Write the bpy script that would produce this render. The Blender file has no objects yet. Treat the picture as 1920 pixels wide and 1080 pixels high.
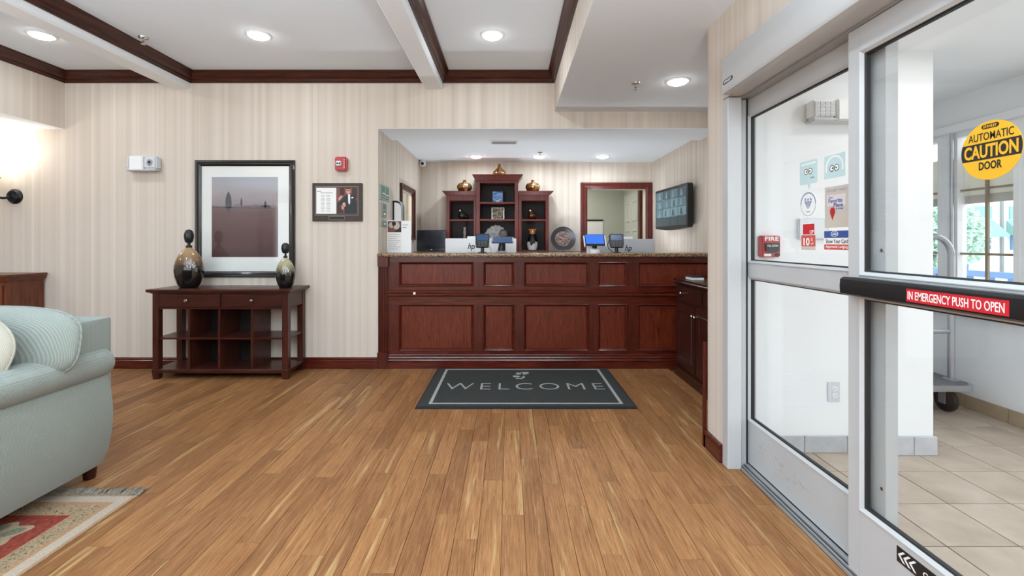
import bpy, bmesh, math, random
from mathutils import Vector, Matrix
random.seed(7)
SC = bpy.context.scene
COL = SC.collection
PI = math.pi

# ------------------------------------------------------------------ camera, world, exposure
CAMZ, F = 1.22, 860.0
cam_d = bpy.data.cameras.new('camera')
cam_d.sensor_width = 36.0
cam_d.lens = F / 1920 * 36
cam_d.shift_x = 5 / 1920
cam_d.shift_y = -87 / 1920
cam_d.clip_start = 0.02
cam = bpy.data.objects.new('camera', cam_d)
cam.location = (0, 0, CAMZ)
cam.rotation_euler = (PI / 2, 0, 0)
COL.objects.link(cam)
SC.camera = cam
SC.view_settings.view_transform = 'Standard'
SC.view_settings.look = 'None'
SC.view_settings.gamma = 1
SC.view_settings.use_curve_mapping = False
SC.view_settings.exposure = 0.32
SC.cycles.use_denoising = True
SC.cycles.max_bounces = 10
SC.cycles.diffuse_bounces = 6
SC.cycles.transparent_max_bounces = 16
SC.cycles.sample_clamp_indirect = 6

world = bpy.data.worlds.new('overcast_sky')
SC.world = world
world.use_nodes = True
bg = world.node_tree.nodes['Background']
bg.inputs[0].default_value = (0.93, 0.97, 1.0, 1)
bg.inputs[1].default_value = 2.2

CEIL, SOFFIT, NICHE = 2.855, 2.476, 2.363
LAMPC = (0.80, 0.92, 1.0)


def area_light(name, loc, power, size=0.14, color=LAMPC, rot=(0, 0, 0), size_y=None):
    d = bpy.data.lights.new(name, 'AREA')
    d.energy = power
    d.color = color
    if size_y:
        d.shape = 'RECTANGLE'; d.size = size; d.size_y = size_y
    else:
        d.shape = 'DISK'; d.size = size
    o = bpy.data.objects.new(name, d)
    o.location = loc
    o.rotation_euler = rot
    COL.objects.link(o)
    return o


LOBBY_W, SOFFIT_W, NICHE_W, BOWL_W = 4.5, 4.5, 4.0, 20.0
MAIN_LAMPS = [(-1.984, 3.63), (-0.135, 3.63), (-3.70, 3.63)]
SOFFIT_LAMPS = [(1.319, 3.59)]
NICHE_LAMPS = [(-0.443, 6.14), (0.40, 6.14), (1.25, 6.14)]
for x, y in MAIN_LAMPS:
    area_light('downlight', (x, y, CEIL - 0.045), LOBBY_W)
for x, y in SOFFIT_LAMPS:
    area_light('downlight', (x, y, SOFFIT - 0.045), SOFFIT_W)
for x, y in NICHE_LAMPS:
    area_light('downlight', (x, y, NICHE - 0.045), NICHE_W)
# the same ceiling's further rows of downlights, behind the photographer
for x in (-3.70, -1.984, -0.135):
    for y in (1.5, -0.7, -2.8):
        area_light('downlight', (x, y, CEIL - 0.045), LOBBY_W)
for y in (1.2, -1.2):
    area_light('downlight', (0.8, y, SOFFIT - 0.02), SOFFIT_W)
for x, y in [(2.3, 0.8), (2.3, 2.1), (2.3, -0.6)]:
    area_light('vestibule_fill', (x, y, 2.29), 4.0, 0.2, (1, 0.98, 0.96))  # lamps added to brighten the vestibule
for x, y in [(-3.4, -0.3), (-1.7, -0.6), (-3.2, -2.4), (-1.2, -2.2), (0.1, -0.8)]:   # hanging bowl lamps of the seating area behind the photographer
    d_ = bpy.data.lights.new('bowl_lamp', 'POINT'); d_.energy = BOWL_W; d_.color = LAMPC; d_.shadow_soft_size = 0.22
    o_ = bpy.data.objects.new('bowl_lamp', d_); o_.location = (x, y, 2.0); COL.objects.link(o_)
for x, y, e_ in [(-4.0, -0.2, 165), (-2.6, -0.5, 165), (-1.2, -0.3, 165), (0.6, -0.4, 260), (-0.3, -1.5, 165)]:   # upward spots added out of view to brighten ceiling and soffit
    d_ = bpy.data.lights.new('ceiling_fill_spot', 'SPOT'); d_.energy = e_; d_.color = LAMPC; d_.shadow_soft_size = 0.18
    d_.spot_size = math.radians(172); d_.spot_blend = 0.5
    o_ = bpy.data.objects.new('ceiling_fill_spot', d_); o_.location = (x, y, 1.6); o_.rotation_euler = (PI, 0, 0); COL.objects.link(o_)
for x in (-0.7, 0.4, 1.5):   # spots added unseen behind the desk to brighten the recess
    d_ = bpy.data.lights.new('recess_fill_spot', 'SPOT'); d_.energy = 17.0; d_.color = (0.93, 0.965, 1.0); d_.shadow_soft_size = 0.08
    d_.spot_size = math.radians(160); d_.spot_blend = 0.6
    o_ = bpy.data.objects.new('recess_fill_spot', d_); o_.location = (x, 5.72, 0.92); o_.rotation_euler = (PI, 0, 0); COL.objects.link(o_)
area_light('office_lamp', (0.9, 7.6, 2.36), 16.0, 0.5, (1, 0.97, 0.9))
area_light('side_office_lamp', (-1.9, 5.6, 2.3), 20.0, 0.3, (1, 0.97, 0.9))
area_light('alcove_lamp', (-5.6, 2.6, 2.28), 10.0)


# ------------------------------------------------------------------ materials
def srgb(r, g, b):
    f = lambda c: (c / 255 / 12.92) if c / 255 <= 0.04045 else ((c / 255 + 0.055) / 1.055) ** 2.4
    return (f(r), f(g), f(b), 1)


def mat(name, col=(200, 200, 200), rough=0.5, metal=0.0, coat=0.0, spec=0.5, emit=None, emit_s=0.0):
    m = bpy.data.materials.new(name)
    m.use_nodes = True
    b = m.node_tree.nodes['Principled BSDF']
    b.inputs['Base Color'].default_value = srgb(*col)
    b.inputs['Roughness'].default_value = rough
    b.inputs['Metallic'].default_value = metal
    b.inputs['Coat Weight'].default_value = coat
    b.inputs['Specular IOR Level'].default_value = spec
    if emit:
        b.inputs['Emission Color'].default_value = srgb(*emit)
        b.inputs['Emission Strength'].default_value = emit_s
    return m


class NT:
    def __init__(s, m):
        s.m = m; s.t = m.node_tree; s.b = s.t.nodes['Principled BSDF']

    def n(s, kind, **kw):
        nd = s.t.nodes.new(kind)
        for k, v in kw.items():
            if hasattr(nd, k) and k not in ('inputs',):
                setattr(nd, k, v)
            else:
                nd.inputs[k.replace('_', ' ')].default_value = v
        return nd

    def l(s, a, b):
        s.t.links.new(a, b)

    def coord(s, scale=(1, 1, 1), which='Object', random_offset=False):
        tc = s.n('ShaderNodeTexCoord')
        mp = s.n('ShaderNodeMapping')
        mp.inputs['Scale'].default_value = scale
        s.l(tc.outputs[which], mp.inputs['Vector'])
        if random_offset:
            oi = s.n('ShaderNodeObjectInfo')
            ml = s.n('ShaderNodeMath', operation='MULTIPLY'); ml.inputs[1].default_value = 37.0
            s.l(oi.outputs['Random'], ml.inputs[0])
            cb = s.n('ShaderNodeCombineXYZ')
            for i in range(3):
                s.l(ml.outputs[0], cb.inputs[i])
            s.l(cb.outputs[0], mp.inputs['Location'])
        return mp.outputs[0]

    def noise(s, vec, scale=5, detail=4, rough=0.55, dist=0.0):
        nd = s.n('ShaderNodeTexNoise')
        nd.inputs['Scale'].default_value = scale
        nd.inputs['Detail'].default_value = detail
        nd.inputs['Roughness'].default_value = rough
        nd.inputs['Distortion'].default_value = dist
        s.l(vec, nd.inputs['Vector'])
        return nd.outputs['Fac']

    def ramp(s, fac, stops, interp='LINEAR'):
        r = s.n('ShaderNodeValToRGB')
        r.color_ramp.interpolation = interp
        e = r.color_ramp.elements
        while len(e) < len(stops):
            e.new(0.5)
        for i, (p, c) in enumerate(stops):
            e[i].position = p
            e[i].color = srgb(*c) if len(c) == 3 else c
        s.l(fac, r.inputs['Fac'])
        return r.outputs['Color']

    def mix(s, fac, a, b, mode='MIX'):
        nd = s.n('ShaderNodeMix', data_type='RGBA', blend_type=mode)
        if isinstance(fac, (int, float)):
            nd.inputs[0].default_value = fac
        else:
            s.l(fac, nd.inputs[0])
        for v, i in ((a, 6), (b, 7)):
            if isinstance(v, tuple):
                nd.inputs[i].default_value = srgb(*v) if len(v) == 3 else v
            else:
                s.l(v, nd.inputs[i])
        return nd.outputs[2]

    def bump(s, fac, strength=0.2, dist=0.01):
        bn = s.n('ShaderNodeBump')
        bn.inputs['Strength'].default_value = strength
        bn.inputs['Distance'].default_value = dist
        s.l(fac, bn.inputs['Height'])
        s.l(bn.outputs[0], s.b.inputs['Normal'])

    def base(s, c):
        s.l(c, s.b.inputs['Base Color'])


def wood(name, dark, light, axis=0, rough=0.3, coat=0.3, scale=1.0, figure=0.0):
    m = mat(name, light, rough, coat=coat, spec=0.3)
    t = NT(m)
    sc = [14 * scale] * 3
    sc[axis] = 1.6 * scale
    v = t.coord(tuple(sc))
    n1 = t.noise(v, 3.0, 6, 0.6, figure)
    c = t.ramp(n1, [(0.3, dark), (0.7, light)])
    t.base(c)
    t.b.inputs['Coat Roughness'].default_value = 0.15
    t.bump(n1, 0.04, 0.002)
    return m


# wallpaper with vertical tonal stripes: one coordinate along the wall (x + y)
def wallpaper(name):
    m = mat(name, (205, 192, 178), 0.75, spec=0.25)
    t = NT(m)
    tc = t.n('ShaderNodeTexCoord')
    sp = t.n('ShaderNodeSeparateXYZ')
    t.l(tc.outputs['Object'], sp.inputs[0])
    ad = t.n('ShaderNodeMath', operation='ADD')
    t.l(sp.outputs[0], ad.inputs[0]); t.l(sp.outputs[1], ad.inputs[1])
    cb = t.n('ShaderNodeCombineXYZ')
    t.l(ad.outputs[0], cb.inputs[0])
    wide = t.noise(cb.outputs[0], 7.0, 1.5, 0.5)
    mid = t.noise(cb.outputs[0], 14.0, 2.5, 0.6)
    fine = t.noise(cb.outputs[0], 130.0, 2, 0.7)
    c1 = t.ramp(wide, [(0.30, (196, 183, 172)), (0.46, (205, 195, 182)), (0.56, (213, 204, 193)), (0.70, (200, 188, 178))])
    c2 = t.ramp(mid, [(0.34, (184, 171, 160)), (0.50, (206, 194, 182)), (0.68, (226, 217, 207))])
    c3 = t.ramp(fine, [(0.35, (190, 176, 162)), (0.65, (222, 212, 200))])
    c = t.mix(0.55, c1, c2)
    c = t.mix(0.26, c, c3)
    t.base(c)
    return m


M = {}
M['paper'] = wallpaper('striped_wallpaper')
M['white'] = mat('ceiling_paint', (230, 238, 245), 0.85, spec=0.2)
M['beam'] = mat('beam_paint', (234, 239, 243), 0.6, spec=0.3)
M['vest'] = mat('vestibule_paint', (234, 236, 238), 0.7, spec=0.3)
M['office'] = mat('office_paint', (190, 193, 180), 0.8, spec=0.2)
M['crown'] = wood('crown_wood', (44, 19, 12), (80, 38, 25), 1, 0.34, 0.15)
M['crown_x'] = wood('crown_wood_cross', (44, 19, 12), (80, 38, 25), 0, 0.34, 0.15)
M['mahog'] = wood('mahogany', (58, 17, 9), (92, 32, 17), 2, 0.34, 0.14)
M['mahog_x'] = wood('mahogany_rail', (58, 17, 9), (96, 34, 18), 0, 0.24, 0.35)
M['veneer'] = wood('mahogany_veneer', (70, 20, 9), (114, 46, 22), 2, 0.36, 0.14, 0.8, 2.2)
M['hutch'] = wood('hutch_wood', (70, 23, 18), (106, 42, 33), 2, 0.38, 0.12)
M['hutch_in'] = mat('hutch_back', (44, 32, 31), 0.6)
M['console'] = wood('console_wood', (44, 17, 11), (76, 34, 24), 0, 0.3, 0.15)
M['console_v'] = wood('console_wood_upright', (44, 17, 11), (80, 37, 26), 2, 0.32, 0.14)
M['cab'] = wood('cabinet_wood', (40, 14, 10), (66, 28, 20), 2, 0.32, 0.15)
M['mantel'] = wood('chestnut', (70, 32, 18), (112, 58, 34), 2, 0.35, 0.25)
M['alu'] = mat('white_aluminium', (184, 186, 187), 0.38, 0.0, spec=0.5)
M['alu2'] = mat('grey_aluminium', (176, 177, 178), 0.35, 0.5)
M['gasket'] = mat('rubber_gasket', (28, 28, 30), 0.6)
M['black'] = mat('black_plastic', (20, 20, 22), 0.4)
M['blackm'] = mat('black_iron', (22, 24, 28), 0.35, 0.4)
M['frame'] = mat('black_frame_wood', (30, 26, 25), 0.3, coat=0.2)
M['nickel'] = mat('brushed_nickel', (205, 200, 192), 0.22, 1.0)
M['chrome'] = mat('steel_tube', (176, 178, 184), 0.3, 0.75)
M['whitepl'] = mat('white_plastic', (232, 233, 234), 0.4)
M['bronze'] = mat('dull_bronze', (120, 110, 98), 0.5, 0.2)
M['keygrey'] = mat('key_grey', (74, 78, 82), 0.5)
M['greypl'] = mat('grey_plastic', (150, 154, 158), 0.45)
M['hpgrey'] = mat('silver_plastic', (188, 190, 194), 0.4)
M['hpwhite'] = mat('white_case', (240, 241, 242), 0.4)
M['red'] = mat('red_plastic', (176, 38, 40), 0.35)
M['redlab'] = mat('red_label', (190, 28, 40), 0.5)
M['brick'] = mat('glare_red_print', (198, 82, 74), 0.5)  # red paled: glare of the door glass is put into the print
M['yellow'] = mat('yellow_sticker', (214, 164, 30), 0.5)
M['ink'] = mat('black_print', (26, 24, 24), 0.6)
M['navy'] = mat('glare_navy_print', (52, 80, 146), 0.5)  # navy lightened to stand for glare on the pane
M['slate'] = mat('glare_slate_print', (128, 138, 172), 0.6)  # slate paled, with the glass glare mixed into its colour
M['lettergrey'] = mat('grey_print', (150, 154, 158), 0.7)
M['paperw'] = mat('white_print', (236, 236, 234), 0.6)
M['teal'] = mat('glare_teal_print', (188, 214, 216), 0.6)  # teal washed out by glare painted into the colour
M['taupe'] = mat('taupe_print', (192, 184, 178), 0.6)
M['rose'] = mat('rose_print', (214, 204, 204), 0.6)
M['sand'] = mat('sand_print', (196, 186, 174), 0.6)
M['green'] = mat('green_print', (104, 132, 120), 0.5)
M['greenl'] = mat('pale_green_print', (150, 172, 160), 0.5)
M['gold'] = mat('gold_glaze', (168, 128, 70), 0.16, 0.85)
M['screen'] = mat('dark_screen', (16, 18, 26), 0.15)
M['blue'] = mat('blue_screen', (40, 80, 170), 0.3, emit=(52, 108, 205), emit_s=0.7)
M['bluedark'] = mat('dim_blue_screen', (30, 60, 100), 0.3, emit=(40, 80, 130), emit_s=0.15)
M['cream'] = mat('cream_fabric', (216, 212, 200), 0.9, spec=0.1)
M['lamp'] = mat('lamp_lens', (255, 255, 255), 0.4, emit=(255, 253, 250), emit_s=26.0)
M['shade'] = mat('lit_glass_shade', (255, 250, 240), 0.4, emit=(255, 246, 232), emit_s=5.0)
M['skin'] = mat('photo_skin', (206, 150, 130), 0.6)
M['suit'] = mat('photo_suit', (34, 40, 44), 0.6)
M['photobg'] = mat('photo_background', (120, 74, 66), 0.6)
M['photodark'] = mat('photo_dark', (62, 38, 34), 0.6)
M['plaque'] = wood('plaque_wood', (38, 24, 19), (58, 38, 30), 0, 0.4, 0.1)
M['clear'] = mat('clear_lens', (206, 210, 216), 0.15, spec=0.8)

# thin glass: clear with a fresnel reflection
g = bpy.data.materials.new('window_glass'); g.use_nodes = True
gt = g.node_tree; gt.nodes.remove(gt.nodes['Principled BSDF'])
tr = gt.nodes.new('ShaderNodeBsdfTransparent'); tr.inputs[0].default_value = (0.975, 0.982, 0.98, 1)
gl = gt.nodes.new('ShaderNodeBsdfGlossy'); gl.inputs['Roughness'].default_value = 0.02
lw = gt.nodes.new('ShaderNodeLayerWeight'); lw.inputs[0].default_value = 0.5
pw = gt.nodes.new('ShaderNodeMath'); pw.operation = 'POWER'; pw.inputs[1].default_value = 5.0
fr = gt.nodes.new('ShaderNodeMath'); fr.operation = 'MULTIPLY_ADD'; fr.inputs[1].default_value = 0.85; fr.inputs[2].default_value = 0.03
gt.links.new(lw.outputs['Facing'], pw.inputs[0]); gt.links.new(pw.outputs[0], fr.inputs[0])
mx = gt.nodes.new('ShaderNodeMixShader')
gt.links.new(fr.outputs[0], mx.inputs[0]); gt.links.new(tr.outputs[0], mx.inputs[1]); gt.links.new(gl.outputs[0], mx.inputs[2])
gt.links.new(mx.outputs[0], gt.nodes['Material Output'].inputs[0])
M['glass'] = g


def plank_mat():
    m = mat('oak_plank', (165, 118, 80), 0.5, spec=0.25)
    t = NT(m)
    v = t.coord((22, 1.5, 1), random_offset=True)
    grain = t.noise(v, 3.2, 8, 0.72, 0.9)
    v2 = t.coord((130, 2.2, 1), random_offset=True)
    fine = t.noise(v2, 2.6, 5, 0.75, 0.4)
    v3 = t.coord((9, 0.42, 1), random_offset=True)
    sap = t.noise(v3, 2.6, 4, 0.6, 0.3)
    v4 = t.coord((6, 1.2, 1), random_offset=True)
    patch = t.noise(v4, 2.0, 3, 0.5)
    c = t.ramp(grain, [(0.32, (98, 62, 36)), (0.44, (144, 98, 60)), (0.55, (166, 117, 75)), (0.68, (190, 144, 96))])
    cf = t.ramp(fine, [(0.37, (84, 54, 32)), (0.46, (146, 102, 64)), (0.56, (168, 120, 77)), (0.65, (206, 164, 116))])
    c = t.mix(0.55, c, cf)
    c = t.mix(0.35, c, t.ramp(patch, [(0.3, (196, 180, 170)), (0.55, (255, 255, 255)), (0.75, (255, 246, 226))]), 'MULTIPLY')
    oi = t.n('ShaderNodeObjectInfo')
    tint = t.ramp(oi.outputs['Random'], [(0.0, (198, 190, 184)), (0.35, (222, 217, 212)), (0.7, (238, 235, 230)), (1.0, (246, 246, 240))])
    c = t.mix(0.85, c, tint, 'MULTIPLY')
    sf = t.ramp(sap, [(0.60, (0, 0, 0)), (0.65, (205, 205, 205))])
    c = t.mix(sf, c, t.ramp(fine, [(0.32, (136, 104, 64)), (0.5, (176, 142, 96)), (0.66, (198, 168, 120))]))
    t.base(c)
    t.bump(fine, 0.16, 0.002)
    return m


M['plank'] = plank_mat()


def noisy(name, cols, scale, rough=0.6, detail=5, bump=0.0, coords=(1, 1, 1), rnd=False, spec=0.4, dist=0.0):
    m = mat(name, cols[0], rough, spec=spec)
    t = NT(m)
    f = t.noise(t.coord(coords, random_offset=rnd), scale, detail, 0.6, dist)
    n = len(cols)
    t.base(t.ramp(f, [(0.3 + 0.4 * i / max(1, n - 1), c) for i, c in enumerate(cols)]))
    if bump:
        t.bump(f, bump, 0.004)
    return m


M['tile'] = noisy('floor_tile', [(158, 143, 128), (174, 160, 145), (186, 174, 160)], 4.0, 0.45, 6, rnd=True)
M['tilebase'] = noisy('tile_skirting', [(150, 132, 110), (174, 156, 132)], 6.0, 0.5, 6, rnd=True)
M['tilegrey'] = noisy('grey_tile_skirting', [(168, 171, 176), (192, 195, 200)], 8.0, 0.5, 6, rnd=True)
M['grout'] = mat('grout', (52, 44, 38), 0.9)
M['subfloor'] = mat('joint_dark', (70, 46, 30), 0.9)
M['concrete'] = noisy('pale_concrete', [(206, 206, 204), (226, 226, 224)], 1.0, 0.9)

m = mat('granite', (140, 116, 88), 0.2, spec=0.5); t = NT(m)
vo = t.n('ShaderNodeTexVoronoi'); vo.inputs['Scale'].default_value = 150
t.l(t.coord(), vo.inputs['Vector'])
nz = t.noise(t.coord(), 60, 5, 0.7)
c = t.mix(0.5, vo.outputs['Color'], nz)
bw = t.n('ShaderNodeRGBToBW'); t.l(c, bw.inputs[0])
t.base(t.ramp(bw.outputs[0], [(0.30, (40, 28, 22)), (0.42, (98, 70, 44)), (0.55, (142, 110, 76)), (0.70, (176, 154, 122))]))
M['granite'] = m


def fabric(name, c1, c2, scale=66.0, strength=0.45):
    m = mat(name, c1, 0.9, spec=0.15)
    t = NT(m)
    t.b.inputs['Sheen Weight'].default_value = 0.2
    tc = t.coord()
    sp_ = t.n('ShaderNodeSeparateXYZ'); t.l(tc, sp_.inputs[0])
    xz = t.n('ShaderNodeMath', operation='ADD'); t.l(sp_.outputs[0], xz.inputs[0]); t.l(sp_.outputs[2], xz.inputs[1])
    uv_ = t.n('ShaderNodeCombineXYZ'); t.l(sp_.outputs[1], uv_.inputs[0]); t.l(xz.outputs[0], uv_.inputs[1])
    tot = None
    for ax in 'XY':
        wv = t.n('ShaderNodeTexWave', wave_type='BANDS', bands_direction=ax, wave_profile='SIN')
        wv.inputs['Scale'].default_value = scale
        wv.inputs['Distortion'].default_value = 1.2
        wv.inputs['Detail'].default_value = 1.0
        wv.inputs['Detail Scale'].default_value = 0.6
        t.l(uv_.outputs[0], wv.inputs['Vector'])
        if tot is None:
            tot = wv.outputs['Fac']
        else:
            ad_ = t.n('ShaderNodeMath', operation='ADD')
            t.l(tot, ad_.inputs[0]); t.l(wv.outputs['Fac'], ad_.inputs[1])
            tot = ad_.outputs[0]
    dv = t.n('ShaderNodeMath', operation='DIVIDE'); dv.inputs[1].default_value = 2.0
    t.l(tot, dv.inputs[0])
    nz_ = t.noise(tc, 500, 2, 0.6)
    mxn = t.n('ShaderNodeMath', operation='MULTIPLY_ADD'); mxn.inputs[1].default_value = 0.35
    t.l(nz_, mxn.inputs[0]); t.l(dv.outputs[0], mxn.inputs[2])
    c = t.ramp(mxn.outputs[0], [(0.25, c2), (1.05, c1)])
    t.base(c)
    t.bump(dv.outputs[0], strength, 0.003)
    return m


M['sofa'] = fabric('sage_weave', (150, 157, 150), (116, 124, 119))
M['pillow'] = fabric('cream_weave', (178, 174, 160), (158, 153, 140), 90, 0.3)
M['matpile'] = noisy('charcoal_pile', [(48, 49, 48), (70, 71, 69)], 260, 0.95, 3, 0.4, spec=0.1)
M['matedge'] = noisy('navy_rubber_edge', [(30, 35, 42), (42, 47, 54)], 160, 0.8, 2, spec=0.2)
M['matgrey'] = noisy('grey_pile', [(140, 140, 138), (172, 172, 170)], 260, 0.95, 3, 0.4, spec=0.1)
M['rugcream'] = noisy('rug_cream', [(152, 140, 126), (182, 168, 152)], 200, 0.95, 3, 0.4, spec=0.1)
M['rugbrown'] = noisy('rug_guard', [(70, 64, 50), (104, 92, 72), (168, 150, 122), (132, 102, 78), (176, 156, 128)], 46, 0.95, 3, 0.5, spec=0.1, dist=2.5)
M['rugtan'] = noisy('rug_tan', [(140, 104, 76), (176, 142, 110)], 120, 0.95, 5, 0.4, spec=0.1)
M['rugred'] = noisy('rug_red', [(108, 46, 38), (148, 74, 60)], 60, 0.95, 6, 0.4, spec=0.1)
M['ruggreen'] = noisy('rug_sage', [(98, 100, 86), (140, 138, 116)], 90, 0.95, 5, 0.4, spec=0.1)
M['rugdark'] = noisy('rug_dark', [(78, 72, 58), (104, 94, 78)], 90, 0.95, 4, spec=0.1)
M['rugtan2'] = noisy('rug_straw', [(146, 128, 102), (178, 160, 132)], 120, 0.95, 4, 0.4, spec=0.1)
M['fringe'] = noisy('rug_fringe_yarn', [(96, 92, 84), (146, 138, 126)], 80, 0.95, 3, spec=0.1)
M['leaf'] = noisy('bleached_tree_leaf', [(186, 222, 206), (224, 242, 234)], 8, 0.7)  # bleached leaves: window haze and overexposure are put into the colour
M['awning'] = mat('teal_awning', (150, 200, 196), 0.7)
M['bluerail'] = mat('blue_paint', (112, 150, 198), 0.5)
bm_ = bpy.data.materials.new('blind_cloth'); bm_.use_nodes = True
_t = bm_.node_tree; _b = _t.nodes['Principled BSDF']; _b.inputs['Base Color'].default_value = srgb(226, 222, 212); _b.inputs['Roughness'].default_value = 0.9
_tl = _t.nodes.new('ShaderNodeBsdfTranslucent'); _tl.inputs[0].default_value = srgb(232, 230, 222)
_mx = _t.nodes.new('ShaderNodeMixShader'); _mx.inputs[0].default_value = 0.4
_t.links.new(_b.outputs[0], _mx.inputs[1]); _t.links.new(_tl.outputs[0], _mx.inputs[2]); _t.links.new(_mx.outputs[0], _t.nodes['Material Output'].inputs[0])
M['blind'] = bm_
M['blindbar'] = mat('blind_bar', (196, 190, 180), 0.6)
M['muntin'] = mat('bronze_muntin', (146, 132, 110), 0.5)
M['bark'] = mat('bark', (120, 100, 84), 0.9)


def glaze(name, top, low, z0, z1):
    m = mat(name, top, 0.1, spec=0.6, coat=0.6)
    t = NT(m)
    tc = t.n('ShaderNodeTexCoord'); sp = t.n('ShaderNodeSeparateXYZ')
    t.l(tc.outputs['Object'], sp.inputs[0])
    nz = t.noise(t.coord(), 26, 4)
    ad = t.n('ShaderNodeMath', operation='MULTIPLY_ADD'); ad.inputs[1].default_value = 0.06
    t.l(nz, ad.inputs[0]); t.l(sp.outputs[2], ad.inputs[2])
    mr = t.n('ShaderNodeMapRange'); mr.inputs[1].default_value = z0; mr.inputs[2].default_value = z1
    t.l(ad.outputs[0], mr.inputs[0])
    t.base(t.ramp(mr.outputs[0], [(0.0, (12, 12, 14)), (0.42, (18, 16, 16)), (0.58, low), (1.0, top)]))
    return m


# ------------------------------------------------------------------ mesh helpers
def orient(bm):
    bmesh.ops.recalc_face_normals(bm, faces=bm.faces[:])


def finish(name, bm, material, parent=None, smooth=None, fix=True):
    if fix:
        orient(bm)
    me = bpy.data.meshes.new(name)
    bm.to_mesh(me); bm.free()
    return link_mesh(name, me, material, parent, smooth)


def world_loc(o):
    v = Vector((0, 0, 0))
    while o is not None:
        v += o.location
        o = o.parent
    return v


def link_mesh(name, me, material, parent=None, smooth=None):
    me.materials.append(M[material] if isinstance(material, str) else material)
    if smooth is not None:
        me.polygons.foreach_set('use_smooth', [True] * len(me.polygons))
        me.set_sharp_from_angle(angle=math.radians(smooth))
    o = bpy.data.objects.new(name, me)
    if parent is not None:
        me.transform(Matrix.Translation(-world_loc(parent)))
        o.parent = parent
    COL.objects.link(o)
    return o


def thing(name, loc, label, cat, group=None):
    o = bpy.data.objects.new(name, None)
    o.location = loc
    o.empty_display_size = 0.1
    COL.objects.link(o)
    return tag(o, label, cat, group)


def tag(o, label=None, cat=None, group=None, kind=None):
    if label: o['label'] = label
    if cat: o['category'] = cat
    if group: o['group'] = group
    if kind: o['kind'] = kind
    return o


def struct(o, label, cat):
    return tag(o, label, cat, kind='structure')


def copy_tree(o, parent=None):
    c = o.copy(); c.parent = parent
    COL.objects.link(c)
    for ch in [x for x in COL.objects if x.parent == o]:
        copy_tree(ch, c)
    return c


def add_box(bm, x0, x1, y0, y1, z0, z1):
    vs = [bm.verts.new((x, y, z)) for x in (x0, x1) for y in (y0, y1) for z in (z0, z1)]
    for f in ((0, 1, 3, 2), (4, 6, 7, 5), (0, 4, 5, 1), (2, 3, 7, 6), (0, 2, 6, 4), (1, 5, 7, 3)):
        bm.faces.new([vs[i] for i in f])
    return vs


def box(name, material, x, y, z, parent=None, bevel=0.0, seg=1):
    bm = bmesh.new()
    add_box(bm, min(x), max(x), min(y), max(y), min(z), max(z))
    orient(bm)
    if bevel:
        bmesh.ops.bevel(bm, geom=bm.edges[:], offset=bevel, segments=seg, affect='EDGES', profile=0.5)
    return finish(name, bm, material, parent, 35 if bevel and seg > 1 else None)


def boxes(name, material, lst, parent=None, bevel=0.0):
    bm = bmesh.new()
    for b in lst:
        add_box(bm, *b)
    orient(bm)
    if bevel:
        bmesh.ops.bevel(bm, geom=bm.edges[:], offset=bevel, segments=1, affect='EDGES')
    return finish(name, bm, material, parent)


def wall_with_holes(name, material, axis, a, u, z, holes, parent=None):
    """slab across `axis` ('x' or 'y') from a[0] to a[1]; u range along the other axis; rectangular holes (u0,u1,z0,z1)"""
    us = sorted({u[0], u[1], *[h[0] for h in holes], *[h[1] for h in holes]})
    zs = sorted({z[0], z[1], *[h[2] for h in holes], *[h[3] for h in holes]})
    bm = bmesh.new()
    solid = lambda i, j: not any(h[0] <= (us[i] + us[i + 1]) / 2 <= h[1] and h[2] <= (zs[j] + zs[j + 1]) / 2 <= h[3] for h in holes)
    vc = {}

    def V(s, i, j):
        k = (s, i, j)
        if k not in vc:
            vc[k] = bm.verts.new((a[s], us[i], zs[j]) if axis == 'x' else (us[i], a[s], zs[j]))
        return vc[k]
    nu, nz_ = len(us) - 1, len(zs) - 1
    for i in range(nu):
        for j in range(nz_):
            if not solid(i, j):
                continue
            bm.faces.new([V(0, i, j), V(0, i + 1, j), V(0, i + 1, j + 1), V(0, i, j + 1)])
            bm.faces.new([V(1, i, j), V(1, i, j + 1), V(1, i + 1, j + 1), V(1, i + 1, j)])
            for di, dj, p, q in ((-1, 0, (i, j), (i, j + 1)), (1, 0, (i + 1, j), (i + 1, j + 1)), (0, -1, (i, j), (i + 1, j)), (0, 1, (i, j + 1), (i + 1, j + 1))):
                ii, jj = i + di, j + dj
                if not (0 <= ii < nu and 0 <= jj < nz_) or not solid(ii, jj):
                    bm.faces.new([V(0, *p), V(0, *q), V(1, *q), V(1, *p)])
    return finish(name, bm, material, parent)


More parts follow.
